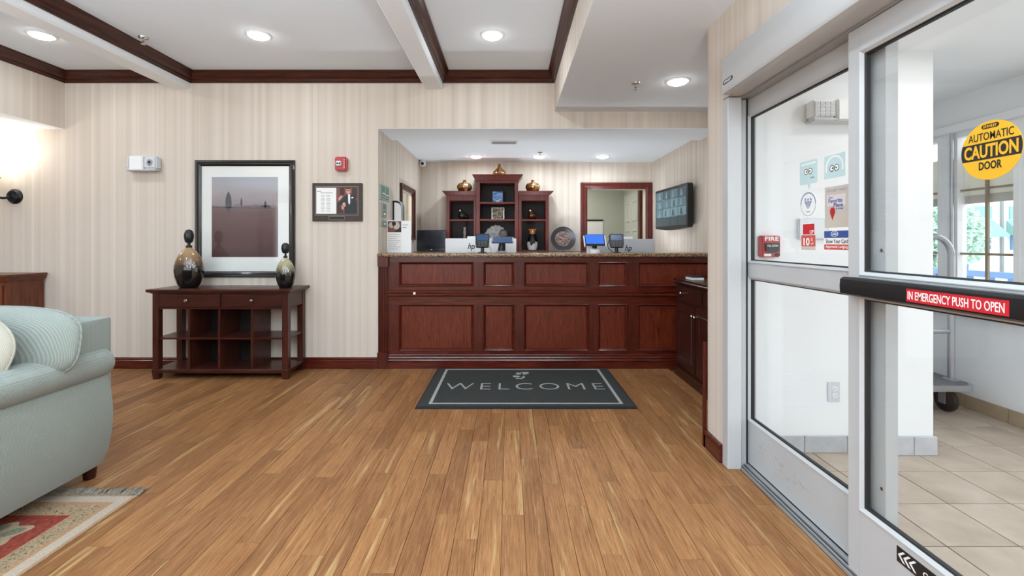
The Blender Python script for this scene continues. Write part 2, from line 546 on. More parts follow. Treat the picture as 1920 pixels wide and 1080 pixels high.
def lathe_bm(profile, c, segs=32, axis='z', bm=None, squash=1.0):
    bm = bm or bmesh.new()
    rings = []
    for r, h in profile:
        if r <= 1e-6:
            p = (0, 0, h)
            rings.append([bm.verts.new(p)])
        else:
            rings.append([bm.verts.new((r * math.cos(2 * PI * k / segs), squash * r * math.sin(2 * PI * k / segs), h)) for k in range(segs)])
    for A, B in zip(rings, rings[1:]):
        for k in range(segs):
            k2 = (k + 1) % segs
            if len(A) == 1 and len(B) == 1:
                continue
            if len(A) == 1:
                bm.faces.new([A[0], B[k], B[k2]])
            elif len(B) == 1:
                bm.faces.new([A[k], B[0], A[k2]])
            else:
                bm.faces.new([A[k], B[k], B[k2], A[k2]])
    for R in (rings[0], rings[-1]):
        if len(R) > 1:
            bm.faces.new(R)
    new = [v for R in rings for v in R]
    if axis == 'y':      # axis towards -y (out of the back wall)
        for v in new:
            x, y, z = v.co; v.co = (x, -z, y)
    elif axis == '-x':   # towards -x
        for v in new:
            x, y, z = v.co; v.co = (-z, x, y)
    elif axis == 'x':
        for v in new:
            x, y, z = v.co; v.co = (z, x, y)
    for v in new:
        v.co += Vector(c)
    return bm


def lathe(name, material, profile, c, parent=None, segs=32, axis='z', smooth=40, squash=1.0):
    return finish(name, lathe_bm(profile, c, segs, axis, squash=squash), material, parent, smooth)


def tube_bm(pts, r, segs=10, bm=None, closed=False):
    bm = bm or bmesh.new()
    pts = [Vector(p) for p in pts]
    rr = r if isinstance(r, (list, tuple)) else [r] * len(pts)
    rings = []
    up = None
    for i, p in enumerate(pts):
        a = pts[max(0, i - 1)]; b = pts[min(len(pts) - 1, i + 1)]
        d = (b - a).normalized()
        if up is None:
            up = Vector((0, 0, 1)) if abs(d.z) < 0.9 else Vector((1, 0, 0))
        s = d.cross(up).normalized()
        up = s.cross(d).normalized()
        rings.append([bm.verts.new(p + rr[i] * (math.cos(2 * PI * k / segs) * s + math.sin(2 * PI * k / segs) * up)) for k in range(segs)])
    for A, B in zip(rings, rings[1:]):
        for k in range(segs):
            bm.faces.new([A[k], A[(k + 1) % segs], B[(k + 1) % segs], B[k]])
    bm.faces.new(rings[0]); bm.faces.new(rings[-1])
    return bm


def tube(name, material, pts, r, parent=None, segs=10):
    return finish(name, tube_bm(pts, r, segs), material, parent, 40)


def arc(c, r, a0, a1, n, plane='xz'):
    out = []
    for i in range(n + 1):
        a = a0 + (a1 - a0) * i / n
        u, v = r * math.cos(a), r * math.sin(a)
        out.append((c[0] + u, c[1], c[2] + v) if plane == 'xz' else (c[0], c[1] + u, c[2] + v) if plane == 'yz' else (c[0] + u, c[1] + v, c[2]))
    return out


def extrude_profile(name, material, prof, axis, a0, a1, parent=None, smooth=None, miter=(0, 0)):
    """prof: points in the two other axes (order x,y,z without axis). miter shifts ends by first profile coordinate offsets"""
    bm = bmesh.new()
    ends = []
    for a, mt in ((a0, miter[0]), (a1, miter[1])):
        ring = []
        for p in prof:
            sh = a + mt * (p[0] - prof[0][0])
            q = {'x': (sh, p[0], p[1]), 'y': (p[0], sh, p[1]), 'z': (p[0], p[1], sh)}[axis]
            ring.append(bm.verts.new(q))
        ends.append(ring)
    n = len(prof)
    for k in range(n):
        bm.faces.new([ends[0][k], ends[0][(k + 1) % n], ends[1][(k + 1) % n], ends[1][k]])
    bm.faces.new(ends[0]); bm.faces.new(ends[1])
    return finish(name, bm, material, parent, smooth)


def blob_bm(c, r, e=2.5, nu=32, nv=18, bm=None, rot=None, e2=None):
    """superellipsoid"""
    bm = bm or bmesh.new()
    sg = lambda v, p: math.copysign(abs(v) ** p, v)
    p1 = 2 / e; p2 = 2 / (e2 or e)
    rings = []
    for j in range(nv + 1):
        ph = -PI / 2 + PI * j / nv
        cz, sz = sg(math.cos(ph), p2), sg(math.sin(ph), p2)
        if j in (0, nv):
            rings.append([bm.verts.new((0, 0, r[2] * sz))])
        else:
            rings.append([bm.verts.new((r[0] * cz * sg(math.cos(2 * PI * k / nu), p1), r[1] * cz * sg(math.sin(2 * PI * k / nu), p1), r[2] * sz)) for k in range(nu)])
    for A, B in zip(rings, rings[1:]):
        for k in range(nu):
            k2 = (k + 1) % nu
            if len(A) == 1: bm.faces.new([A[0], B[k], B[k2]])
            elif len(B) == 1: bm.faces.new([A[k], B[0], A[k2]])
            else: bm.faces.new([A[k], B[k], B[k2], A[k2]])
    mtx = Matrix.Translation(Vector(c)) @ (rot.to_4x4() if rot else Matrix.Identity(4))
    for R in rings:
        for v in R:
            v.co = mtx @ v.co
    return bm


def blob(name, material, c, r, e=2.5, parent=None, rot=None, e2=None, nu=32, nv=18):
    return finish(name, blob_bm(c, r, e, nu, nv, rot=rot, e2=e2), material, parent, 60)


class Plane:
    """a flat place to build on: u to the viewer's right, v up, h out of the surface"""

    def __init__(s, o, u, v, n):
        s.o, s.u, s.v, s.n = Vector(o), Vector(u), Vector(v), Vector(n)

    def p(s, u, v, h=0.0):
        return s.o + u * s.u + v * s.v + h * s.n

    def box(s, name, material, u0, u1, v0, v1, h0, h1, parent=None, bevel=0.0):
        bm = bmesh.new()
        vs = [bm.verts.new(s.p(u, v, h)) for u in (u0, u1) for v in (v0, v1) for h in (h0, h1)]
        for f in ((0, 1, 3, 2), (4, 6, 7, 5), (0, 4, 5, 1), (2, 3, 7, 6), (0, 2, 6, 4), (1, 5, 7, 3)):
            bm.faces.new([vs[i] for i in f])
        orient(bm)
        if bevel:
            bmesh.ops.bevel(bm, geom=bm.edges[:], offset=bevel, segments=2, affect='EDGES')
        return finish(name, bm, material, parent, 35 if bevel else None)

    def polys(s, name, material, lst, h0, h1, parent=None):
        bm = bmesh.new()
        for pts in lst:
            lo = [bm.verts.new(s.p(u, v, h0)) for u, v in pts]
            hi = [bm.verts.new(s.p(u, v, h1)) for u, v in pts]
            n = len(pts)
            bm.faces.new(hi); bm.faces.new(lo)
            for k in range(n):
                bm.faces.new([lo[k], lo[(k + 1) % n], hi[(k + 1) % n], hi[k]])
        return finish(name, bm, material, parent)

    def poly(s, name, material, pts, h0, h1, parent=None):
        return s.polys(name, material, [pts], h0, h1, parent)

    def disc(s, name, material, u, v, r, h0, h1, parent=None, n=40, rv=None):
        return s.poly(name, material, circ(u, v, r, n, rv), h0, h1, parent)

    def frame(s, name, material, u0, u1, v0, v1, prof, parent=None, smooth=None, open_bottom=False):
        """mitred frame round a rectangle; prof = [(inset, height)...] closed loop, inset measured inwards"""
        bm = bmesh.new()
        rings = []
        for i, h in prof:
            rings.append([bm.verts.new(s.p(*q)) for q in ((u0 + i, v0 + (0 if open_bottom else i), h), (u0 + i, v1 - i, h), (u1 - i, v1 - i, h), (u1 - i, v0 + (0 if open_bottom else i), h))])
        n = len(prof)
        for k in range(n):
            A, B = rings[k], rings[(k + 1) % n]
            for c in range(3 if open_bottom else 4):
                bm.faces.new([A[c], A[(c + 1) % 4], B[(c + 1) % 4], B[c]])
        if open_bottom:
            bm.faces.new([r[0] for r in rings]); bm.faces.new([r[3] for r in rings])
        return finish(name, bm, material, parent, smooth)

    def text(s, name, material, body, u, v, w, hgt, h, parent=None, bold=0.0, skew=0.0, line=1.0):
        me = text_mesh(body, bold, line)
        xs = [q.co.x for q in me.vertices]; ys = [q.co.y for q in me.vertices]
        x0, x1, y0, y1 = min(xs), max(xs), min(ys), max(ys)
        for q in me.vertices:
            a = (q.co.x - (x0 + x1) / 2) / (x1 - x0) * w
            b = (q.co.y - (y0 + y1) / 2) / (y1 - y0) * hgt
            hh = h + (0.0004 if q.co.z > 0 else 0.0)
            q.co = s.p(u + a + skew * b, v + b, hh)
        return link_mesh(name, me, material, parent)


def circ(u, v, r, n=40, rv=None, a0=0.0, a1=2 * PI):
    full = abs(a1 - a0 - 2 * PI) < 1e-6
    return [(u + r * math.cos(a0 + (a1 - a0) * k / (n if full else n - 1)), v + (rv or r) * math.sin(a0 + (a1 - a0) * k / (n if full else n - 1))) for k in range(n)]


def ringpolys(u, v, r0, r1, n=32, a0=0.0, a1=2 * PI, sv=1.0):
    out = []
    for k in range(n):
        a, b = a0 + (a1 - a0) * k / n, a0 + (a1 - a0) * (k + 1) / n
        out.append([(u + r0 * math.cos(a), v + sv * r0 * math.sin(a)), (u + r1 * math.cos(a), v + sv * r1 * math.sin(a)), (u + r1 * math.cos(b), v + sv * r1 * math.sin(b)), (u + r0 * math.cos(b), v + sv * r0 * math.sin(b))])
    return out


_tm = {}


def text_mesh(body, bold=0.0, line=1.0):
    cu = bpy.data.curves.new('lettering', 'FONT')
    cu.body = body
    cu.size = 1.0
    cu.align_x = 'CENTER'
    cu.offset = bold
    cu.extrude = 0.01
    cu.space_line = line
    cu.space_character = 1.3 if body == 'WELCOME' else 1.0
    cu.resolution_u = 3 if body != 'WELCOME' else 8
    o = bpy.data.objects.new('lettering', cu)
    me = bpy.data.meshes.new_from_object(o)
    bpy.data.objects.remove(o)
    me.materials.clear()
    return me


def at(px, py, d):
    """a point of the photograph (1920 x 1080) carried out to distance d in front of the camera"""
    return Vector(((px - 955) * d / F, d, CAMZ - (py - 453) * d / F))


def onx(X, px, py):
    """the point of the plane x = X seen at a photograph pixel -> (y, z)"""
    d = F * X / (px - 955)
    return d, CAMZ + (453 - py) * d / F


WB = 4.427                                                   # the long back wall
BACK = Plane((0, WB, 0), (1, 0, 0), (0, 0, 1), (0, -1, 0))
NB = 6.6                                                      # back wall of the reception recess
NBACK = Plane((0, NB, 0), (1, 0, 0), (0, 0, 1), (0, -1, 0))
XL, XR = -1.266, 2.057                                        # side walls of the recess
XD = 1.174                                                    # wall with the entrance door

# ------------------------------------------------------------------ structure: floor
floor = struct(box('floor', 'subfloor', (-7, XR + 0.1), (-4, NB), (-0.08, -0.006)), 'lobby floor of narrow brown oak planks laid toward the desk', 'floor')
PW, PL = 0.0975, 0.92
me_cache = {}


def plank_mesh():
    bm = bmesh.new()
    a, b = PW / 2 - 0.0007, PL / 2 - 0.0007
    add_box(bm, -a, a, -b, b, -0.006, 0.0)
    orient(bm)
    top = [e for e in bm.edges if all(v.co.z > -0.001 for v in e.verts)]
    bmesh.ops.bevel(bm, geom=top, offset=0.0009, segments=1, affect='EDGES')
    me = bpy.data.meshes.new('plank')
    bm.to_mesh(me); bm.free()
    me.materials.append(M['plank'])
    return me


pm = plank_mesh()
rest = bmesh.new()
row = 0
x = 1.2339 - PW / 2 - 70 * PW + 0 * PW
x = 1.235 - PW / 2 - 84 * PW
n_planks = 0
while x < XR:
    off = (row * 0.337 + random.random() * 0.25) % 1.0 * PL
    y = -4.0 - off
    lim = 4.40 if x < 1.55 else 4.3
    while y < lim:
        y0, y1 = max(y, -4.0), min(y + PL, lim)
        y += PL
        if y1 - y0 < 0.03:
            continue
        if x > 1.235 and y1 < 2.75:
            continue
        if x > 1.235 and y0 < 2.72:
            y0 = 2.72
        vis = False
        for yy in (y0, (y0 + y1) / 2, y1):
            if yy > 1.4:
                px = 955 + x * F / yy
                py = 453 + CAMZ * F / yy
                if -20 < px < 1400 and py < 1120:
                    vis = True
        if x > 1.235 and x > 1.6:
            vis = False
        if vis:
            o = bpy.data.objects.new('plank', pm)
            o.parent = floor
            o.location = (x, (y0 + y1) / 2, 0)
            o.scale = (1, (y1 - y0) / PL, 1)
            COL.objects.link(o)
            n_planks += 1
        else:
            add_box(rest, x - PW / 2 + 0.0007, x + PW / 2 - 0.0007, y0 + 0.0007, y1 - 0.0007, -0.006, 0)
    x += PW
    row += 1
o = finish('plank', rest, 'plank', floor)
o['kind'] = 'stuff'
print('planks', n_planks)

# vestibule floor: square tiles
vf = struct(boxes('floor_vestibule', 'grout', [(1.31, 3.45, -2.5, 2.70, -0.08, -0.003), (2.2, 3.45, 2.70, 4.4, -0.08, -0.003)]), 'vestibule floor of square beige tiles beyond the glass door', 'floor')
bm = bmesh.new()
TX, TY = 0.2915, 0.2995
add_box(bm, -TX / 2 + 0.0027, TX / 2 - 0.0027, -TY / 2 + 0.0027, TY / 2 - 0.0027, -0.006, 0.0)
orient(bm)
bmesh.ops.bevel(bm, geom=[e for e in bm.edges if all(v.co.z > -0.001 for v in e.verts)], offset=0.0012, segments=1, affect='EDGES')
tm_ = bpy.data.meshes.new('tile'); bm.to_mesh(tm_); bm.free(); tm_.materials.append(M['tile'])
restt = bmesh.new()
for i in range(-1, 6):
    for j in range(-6, 17):
        x0 = 1.752 + i * TX; y1 = 2.436 - j * TY
        if y1 > 2.75 and x0 < 2.2:
            continue
        if y1 > 1.2:
            o = bpy.data.objects.new('tile', tm_); o.parent = vf
            cut = (y1 - 2.70) if (y1 > 2.70 and x0 < 2.2) else 0.0
            o.location = (x0 + TX / 2, y1 - cut - (TY - cut) / 2, 0.0)
            o.scale = (1, (TY - cut) / TY, 1)
            COL.objects.link(o)
        else:
            add_box(restt, x0 + 0.002, x0 + TX - 0.002, y1 - TY + 0.002, y1 - 0.002, -0.006, 0)
o = finish('tile', restt, 'tile', vf); o['kind'] = 'stuff'

# ------------------------------------------------------------------ structure: walls and ceilings
struct(box('wall_back', 'paper', (-7, XL), (WB, WB + 0.12), (0, CEIL + 0.05)), 'long striped beige wallpapered wall behind the console table', 'wall')
struct(box('wall_header', 'paper', (XL, XR + 0.1), (WB, 4.94), (2.315, CEIL + 0.05)), 'wallpapered header wall above the reception opening', 'wall')
struct(box('trim_1', 'white', (XL, XR), (WB + 0.001, 4.94), (2.311, 2.3149)), 'white underside of the header over the reception desk', 'trim')
struct(wall_with_holes('wall_left', 'paper', 'x', (XL - 0.06, XL), (WB + 0.12, NB), (0, 2.45), [(5.36, 6.0, 1.30, 1.84)]), 'short wallpapered side wall left of the reception desk with small window', 'wall')
struct(box('wall_right', 'paper', (XR, XR + 0.1), (2.715, NB), (0, 2.6)), 'wallpapered side wall behind the wall mounted television', 'wall')
struct(wall_with_holes('wall_rear', 'paper', 'y', (NB, NB + 0.12), (XL - 0.12, XR + 0.1), (0, 2.45), [(1.12, 1.957, 0, 1.972)]), 'wallpapered rear wall of the reception recess behind the shelves', 'wall')
struct(box('wall_opening', 'paper', (-4.41, -4.29), (-4, WB), (2.306, CEIL + 0.05)), 'wallpapered header over the alcove opening at far left', 'wall')
struct(box('wall_alcove', 'paper', (-7.1, -7), (-4, WB), (0, 2.4)), 'far wallpapered wall of the left alcove', 'wall')
struct(box('wall_soffit', 'paper', (0.437, 0.50), (-4, WB), (SOFFIT + 0.004, CEIL + 0.05)), 'wallpapered vertical face of the dropped ceiling beside the crown moulding', 'wall')
struct(box('wall_pier', 'paper', (XD, 1.296), (2.52, 2.714), (0, SOFFIT + 0.05)), 'narrow wallpapered pier between the desk hallway and glass door', 'wall')
struct(box('wall_entrance', 'paper', (XD, 1.30), (-4, 2.52), (2.0, SOFFIT + 0.05)), 'wallpapered wall above the automatic door header', 'wall')
struct(box('wall_entrance_near', 'paper', (XD, 1.30), (-4, -0.45), (0, 2.0)), 'wallpapered entrance wall on the near side of the door', 'wall')
struct(wall_with_holes('wall_front', 'paper', 'y', (-4.12, -4), (-7.1, 1.3), (0, CEIL + 0.05), [(-6.6, -3.6, 0.5, 2.45), (-3.2, -0.4, 0.5, 2.45)]), 'front lobby wall with wide windows opposite the desk', 'wall')
struct(box('ceiling', 'white', (-4.35, 0.45), (-4.1, WB + 0.1), (CEIL, CEIL + 0.05)), 'grey white lobby ceiling in bays between the beams', 'ceiling')
struct(box('ceiling_soffit', 'white', (0.437, XR + 0.1), (-4.1, WB), (SOFFIT, SOFFIT + 0.003)), 'dropped white ceiling in front of the entrance door', 'ceiling')
struct(box('ceiling_niche', 'white', (XL - 0.12, XR + 0.1), (4.94, NB + 0.1), (NICHE, NICHE + 0.05)), 'white ceiling above the reception desk recess', 'ceiling')
struct(box('ceiling_alcove', 'white', (-7.1, -4.41), (-4.1, WB + 0.1), (2.306, 2.35)), 'low white ceiling of the alcove at far left', 'ceiling')
struct(box('trim_2', 'white', (-4.41, -4.29), (-4, WB), (2.302, 2.3058)), 'white underside of the alcove opening', 'trim')
struct(boxes('ceiling_vestibule', 'vest', [(1.30, 3.5, -2.5, 2.713, 2.312, 2.36), (2.17, 3.5, 2.713, 4.4, 2.312, 2.36)]), 'white ceiling of the entrance vestibule', 'ceiling')

# beams
for nm, a, b, lab in (('trim_3', -3.256, -3.079, 'white box beam across the ceiling above the framed landscape'), ('trim_4', -0.818, -0.643, 'white box beam across the ceiling left of the reception desk')):
    prof = [(a, CEIL), (a, 2.705), (a + 0.015, 2.69), (b - 0.015, 2.69), (b, 2.705), (b, CEIL)]
    struct(extrude_profile(nm, 'beam', prof, 'y', -4, WB), lab, 'beam')

# crown mouldings; profile given as (out from the face, down from the ceiling)
CP = [(0, 0), (0.067, 0), (0.067, 0.016), (0.058, 0.024), (0.05, 0.046), (0.032, 0.066), (0.022, 0.072), (0.022, 0.09), (0.012, 0.096), (0.012, 0.106), (0, 0.106)]
k = 5
for xa, xb, lab in ((-4.29, -3.256, 'left bay'), (-3.079, -0.818, 'middle bay'), (-0.643, 0.437, 'right bay')):
    struct(extrude_profile('trim_%d' % k, 'crown_x', [(WB - p, CEIL - q) for p, q in CP], 'x', xa, xb, None, 30), 'dark brown crown moulding on the back wall of the %s' % lab, 'moulding'); k += 1
for xa, s, lab in ((-4.29, 1, 'over the alcove opening at far left'), (-3.079, 1, 'along the right side of the left ceiling beam'), (-0.643, 1, 'along the right side of the beam nearest the desk'), (0.437, -1, 'along the dropped ceiling face'), (-0.818, -1, 'along the left side of the beam nearest the desk'), (-3.256, -1, 'along the left side of the left ceiling beam')):
    struct(extrude_profile('trim_%d' % k, 'crown', [(xa + s * p, CEIL - q) for p, q in CP], 'y', -4, WB, None, 30), 'dark brown crown moulding %s' % lab, 'moulding'); k += 1

# baseboards
BP = [(0, 0), (0.016, 0), (0.016, 0.074), (0.012, 0.080), (0.016, 0.086), (0.014, 0.098), (0.006, 0.104), (0, 0.104)]
struct(extrude_profile('baseboard_back', 'mahog_x', [(WB - p, q) for p, q in BP], 'x', -7, -1.272, None, 30), 'dark mahogany baseboard along the long back wall', 'baseboard')
bb = struct(extrude_profile('baseboard_right', 'mahog_x', [(XD - p, q) for p, q in BP], 'y', 2.525, 2.73, None, 30), 'short mahogany baseboard around the foot of the pier', 'baseboard')
box('corner_strip', 'mahog', (1.156, XD), (2.7305, 2.746), (0.0, 0.62), bb)
extrude_profile('return', 'mahog_x', [(2.714 + p, q) for p, q in BP], 'x', 1.158, 1.29, bb, 30)

# vestibule walls
WVX = 3.36
struct(box('wall_vestibule_back', 'vest', (1.297, 2.30), (2.66, 2.713), (0, 2.36)), 'white vestibule wall seen through the fixed glass panel', 'wall')
struct(box('column', 'vest', (2.17, 2.43), (2.63, 4.35), (0, 2.36)), 'white square column in the vestibule', 'column')
struct(box('wall_vestibule_far', 'vest', (2.43, 3.46), (4.3, 4.4), (0, 2.36)), 'far white end wall of the vestibule bay', 'wall')
struct(box('wall_vestibule_near', 'vest', (1.30, 3.46), (-2.6, -2.5), (0, 2.36)), 'near white end wall of the vestibule', 'wall')
# the outer wall: window openings, and the outer doorway nearer than the picture shows
struct(wall_with_holes('wall_vestibule_window', 'vest', 'x', (WVX, WVX + 0.1), (-2.5, 4.4), (0, 2.36),
                       [(3.02, 3.47, 0.72, 2.03), (3.56, 4.0, 0.72, 2.03), (-1.6, 2.6, 0.02, 2.1)]), 'white outer wall of the vestibule with tall windows', 'wall')

# tile skirting pieces
sk = struct(box('baseboard_vestibule', 'grout', (WVX - 0.006, WVX), (1.2, 4.3), (0, 0.094)), 'beige tile skirting below the vestibule window', 'baseboard')
yy = 4.28
for L in (0.30, 0.30, 0.30, 0.30, 0.30, 0.30, 0.30, 0.30, 0.30, 0.30):
    box('tile', 'tilebase', (WVX - 0.012, WVX - 0.005), (yy - L + 0.002, yy - 0.002), (0.001, 0.097), sk, 0.002)
    yy -= L
sk = struct(box('baseboard_vestibule_back', 'grout', (1.30, 2.165), (2.654, 2.66), (0, 0.094)), 'grey tile skirting on the wall behind the fixed glass panel', 'baseboard')
for a, b in ((1.30, 1.50), (1.503, 1.703), (1.706, 1.95), (1.953, 2.165)):
    box('tile', 'tilegrey', (a, b), (2.646, 2.655), (0.001, 0.097), sk, 0.002)
sk = struct(box('baseboard_column', 'grout', (2.168, 2.434), (2.624, 2.63), (0, 0.094)), 'grey tile skirting around the column foot', 'baseboard')
for a, b in ((2.155, 2.306), (2.309, 2.44)):
    box('tile', 'tilegrey', (a, b), (2.612, 2.625), (0.001, 0.107), sk, 0.002)
box('tile', 'tilegrey', (2.155, 2.166), (2.626, 2.645), (0.001, 0.107), sk, 0.001)
# sill
struct(box('trim_16', 'vest', (WVX - 0.05, WVX), (2.6, 4.2), (0.67, 0.715), None, 0.006), 'white window sill ledge in the vestibule', 'trim')
struct(box('trim_17', 'vest', (WVX - 0.03, WVX), (2.6, 4.2), (2.04, 2.10), None, 0.006), 'white trim over the vestibule windows', 'trim')

# vestibule windows
VW = Plane((WVX, 0, 0), (0, -1, 0), (0, 0, 1), (-1, 0, 0))
for n_, (ya, yb, lab) in enumerate(((3.02, 3.47, 'tall vestibule window with bronze muntins and lowered grey blind'), (3.56, 4.0, 'second tall vestibule window half hidden by the column'))):
    w = struct(thing('window_%d' % (n_ + 1), (WVX + 0.05, (ya + yb) / 2, 0.72), lab, 'window'), lab, 'window')
    VW.frame('window_frame', 'vest', -yb, -ya, 0.72, 2.03, [(0, 0.004), (0.035, 0.004), (0.035, -0.06), (0, -0.06)], w)
    VW.box('pane', 'glass', -yb + 0.034, -ya - 0.034, 0.754, 1.996, -0.037, -0.033, w)
    um = -(ya + yb) / 2
    VW.box('muntin', 'muntin', um - 0.009, um + 0.009, 0.755, 1.995, -0.03, -0.014, w)
    for zz in (1.13, 1.60):
        VW.box('muntin', 'muntin', -yb + 0.035, -ya - 0.035, zz - 0.008, zz + 0.008, -0.029, -0.016, w)
    b = VW.box('blind', 'blind', -yb + 0.036, -ya - 0.036, 1.56, 1.86, -0.058, -0.054, w)
    VW.box('bottom_bar', 'blindbar', -yb + 0.036, -ya - 0.036, 1.50, 1.56, -0.060, -0.050, b)
# the pale downpipe / curtain rod between the two windows
tag(tube('curtain_rod', 'chrome', [(WVX - 0.03, 3.452, 0.716), (WVX - 0.03, 3.452, 2.03)], 0.013), 'upright grey pole beside the vestibule window with the blind', 'pole')

# ------------------------------------------------------------------ office beyond the rear doorway
struct(box('wall_office_back', 'office', (-0.6, 2.3), (8.44, 8.54), (0, 2.45)), 'grey green back wall of the office seen through the doorway', 'wall')
struct(box('wall_office_right', 'office', (2.10, 2.2), (NB + 0.12, 8.44), (0, 2.45)), 'grey green right wall of the office beside the open door', 'wall')
struct(box('wall_office_left', 'office', (-0.7, -0.6), (NB + 0.12, 8.54), (0, 2.45)), 'left wall of the back office', 'wall')
struct(box('ceiling_office', 'white', (-0.7, 2.2), (NB + 0.12, 8.54), (2.4, 2.45)), 'white ceiling of the back office', 'ceiling')
struct(box('floor_office', 'subfloor', (-0.7, 2.2), (NB, 8.54), (-0.08, -0.002)), 'dark floor of the back office', 'floor')
struct(wall_with_holes('wall_side_office', 'office', 'x', (-2.4, -2.3), (4.6, NB), (0, 2.45), []), 'pale wall of the room behind the small side window', 'wall')
struct(box('wall_side_office_end', 'office', (-2.4, XL - 0.12), (NB, NB + 0.1), (0, 2.45)), 'end wall of the room behind the small side window', 'wall')
struct(box('ceiling_side_office', 'white', (-2.4, XL - 0.12), (4.6, NB), (2.4, 2.45)), 'ceiling of the room behind the small side window', 'ceiling')
struct(box('floor_side_office', 'subfloor', (-2.4, XL - 0.12), (4.6, NB), (-0.08, -0.002)), 'floor of the room behind the small side window', 'floor')
CAS = [(0, 0), (0, 0.022), (0.02, 0.03), (0.05, 0.024), (0.065, 0.03), (0.092, 0.016), (0.092, 0)]
struct(NBACK.frame('trim_18', 'hutch', 1.028, 2.05, 0.0, 2.068, CAS, None, 30, True), 'red brown wooden casing around the rear office doorway', 'door casing')
d3 = thing('door_3', (2.095, 7.73, 0.01), '', 'door')
struct(d3, 'pale six panel office door standing open beyond the rear doorway', 'door')
OD = Plane((2.095, 0, 0), (0, -1, 0), (0, 0, 1), (-1, 0, 0))
leafm = mat('door_paint', (196, 199, 190), 0.5)
OD.box('slab', leafm, -8.2, -7.26, 0.01, 2.03, 0.0, 0.04, d3)
for ua, ub in ((-8.10, -7.79), (-7.67, -7.36)):
    for va, vb in ((0.2, 0.85), (1.0, 1.42), (1.55, 1.9)):
        OD.frame('panel', leafm, ua, ub, va, vb, [(0, 0.04), (0.012, 0.05), (0.03, 0.05), (0.04, 0.04)], d3)
struct(box('trim_19', 'mantel', (2.02, 2.09), (7.12, 7.22), (0, 2.2)), 'bare wood jamb beside the open office door', 'trim')
struct(box('trim_20', 'vest', (2.02, 2.09), (6.80, 6.95), (0, 2.2)), 'white jamb strip just inside the rear doorway', 'trim')
fc = thing('flip_chart', (1.575, 8.42, 1.1), 'white paper pad with black top rail hung in the back office', 'paper pad')
BO = Plane((0, 8.44, 0), (1, 0, 0), (0, 0, 1), (0, -1, 0))
BO.box('sheet', 'paperw', 1.42, 1.72, 1.10, 1.60, 0.004, 0.014, fc)
BO.box('rail', 'black', 1.42, 1.72, 1.60, 1.625, 0.0, 0.03, fc, 0.003)
# small interior window in the left side wall
LW = Plane((XL, 0, 0), (0, 1, 0), (0, 0, 1), (1, 0, 0))
w = struct(thing('window_3', (XL, 5.68, 1.24), '', 'window'), 'small interior window with stepped dark wood frame left of the desk', 'window')
LW.frame('window_frame', 'console_v', 5.30, 6.06, 1.24, 1.90, [(0, 0.001), (0, 0.03), (0.02, 0.03), (0.02, 0.022), (0.04, 0.022), (0.04, 0.014), (0.062, 0.014), (0.062, -0.012), (0.055, -0.012), (0.055, 0.001)], w)
LW.box('pane', 'glass', 5.362, 5.998, 1.302, 1.838, -0.034, -0.03, w)

# ------------------------------------------------------------------ entrance: automatic sliding door
LEAF = Plane((1.25, 0, 0), (0, -1, 0), (0, 0, 1), (-1, 0, 0))
SIDE = Plane((1.298, 0, 0), (0, -1, 0), (0, 0, 1), (-1, 0, 0))
struct(box('trim_21', 'alu', (1.170, 1.244), (2.455, 2.519), (0, 1.993), None, 0.003), 'white aluminium jamb post beside the pier', 'door jamb')
struct(box('trim_25', 'alu', (1.2445, 1.2955), (2.496, 2.519), (0, 1.993), None, 0.002), 'narrow aluminium jamb return beside the fixed glass panel', 'door jamb')
struct(box('trim_26', 'gasket', (1.288, 1.2965), (2.492, 2.4955), (0, 1.993)), 'dark rubber seal strip between jamb and fixed glass panel', 'seal')
struct(box('trim_22', 'alu', (1.299, 1.345), (2.572, 2.659), (0, 2.0)), 'white filler post behind the fixed glass panel', 'door jamb')
tk = struct(thing('trim_23', (1.27, 1.0, 0), '', 'track'), 'grooved aluminium floor track of the sliding door', 'track')
boxes('sill', 'alu2', [(1.237, 1.242, -0.4, 2.5, 0, 0.014), (1.254, 1.262, -0.4, 2.5, 0, 0.014), (1.276, 1.2985, -0.4, 2.5, 0, 0.014), (1.343, 1.36, -0.4, 2.56, 0, 0.014)], tk)
boxes('groove', 'gasket', [(1.242, 1.254, -0.4, 2.5, 0, 0.006), (1.262, 1.276, -0.4, 2.5, 0, 0.006), (1.2985, 1.343, -0.4, 2.5, -0.004, 0.004)], tk)


def glazed(root, pl, y0, y1, ztop, sfar, snear, rails, thick):
    """a leaf in plane pl from y0 (near) to y1 (far)"""
    pl.box('stile', 'alu', -y1, -y1 + sfar, 0.018, ztop, -thick, 0, root, 0.002)
    pl.box('stile', 'alu', -y0 - snear, -y0, 0.018, ztop, -thick, 0, root, 0.002)
    for a, b in rails:
        pl.box('rail', 'alu', -y1 + sfar, -y0 - snear, a, b, -thick, -0.0005, root, 0.001)
    for (a, b), (c, d) in zip(rails, rails[1:]):
        ua, ub = -y1 + sfar, -y0 - snear
        pl.frame('glazing_bead', 'alu', ua, ub, b, c, [(0, 0.003), (0.003, 0.003), (0.013, -0.006), (0.013, -0.03), (0, -0.03)], root)
        pl.frame('gasket', 'gasket', ua + 0.0125, ub - 0.0125, b + 0.0125, c - 0.0125, [(0, -0.008), (0.006, -0.012), (0.006, -0.026), (0, -0.026)], root)
        pl.box('pane', 'glass', ua + 0.012, ub - 0.012, b + 0.012, c - 0.012, -0.022, -0.017, root)


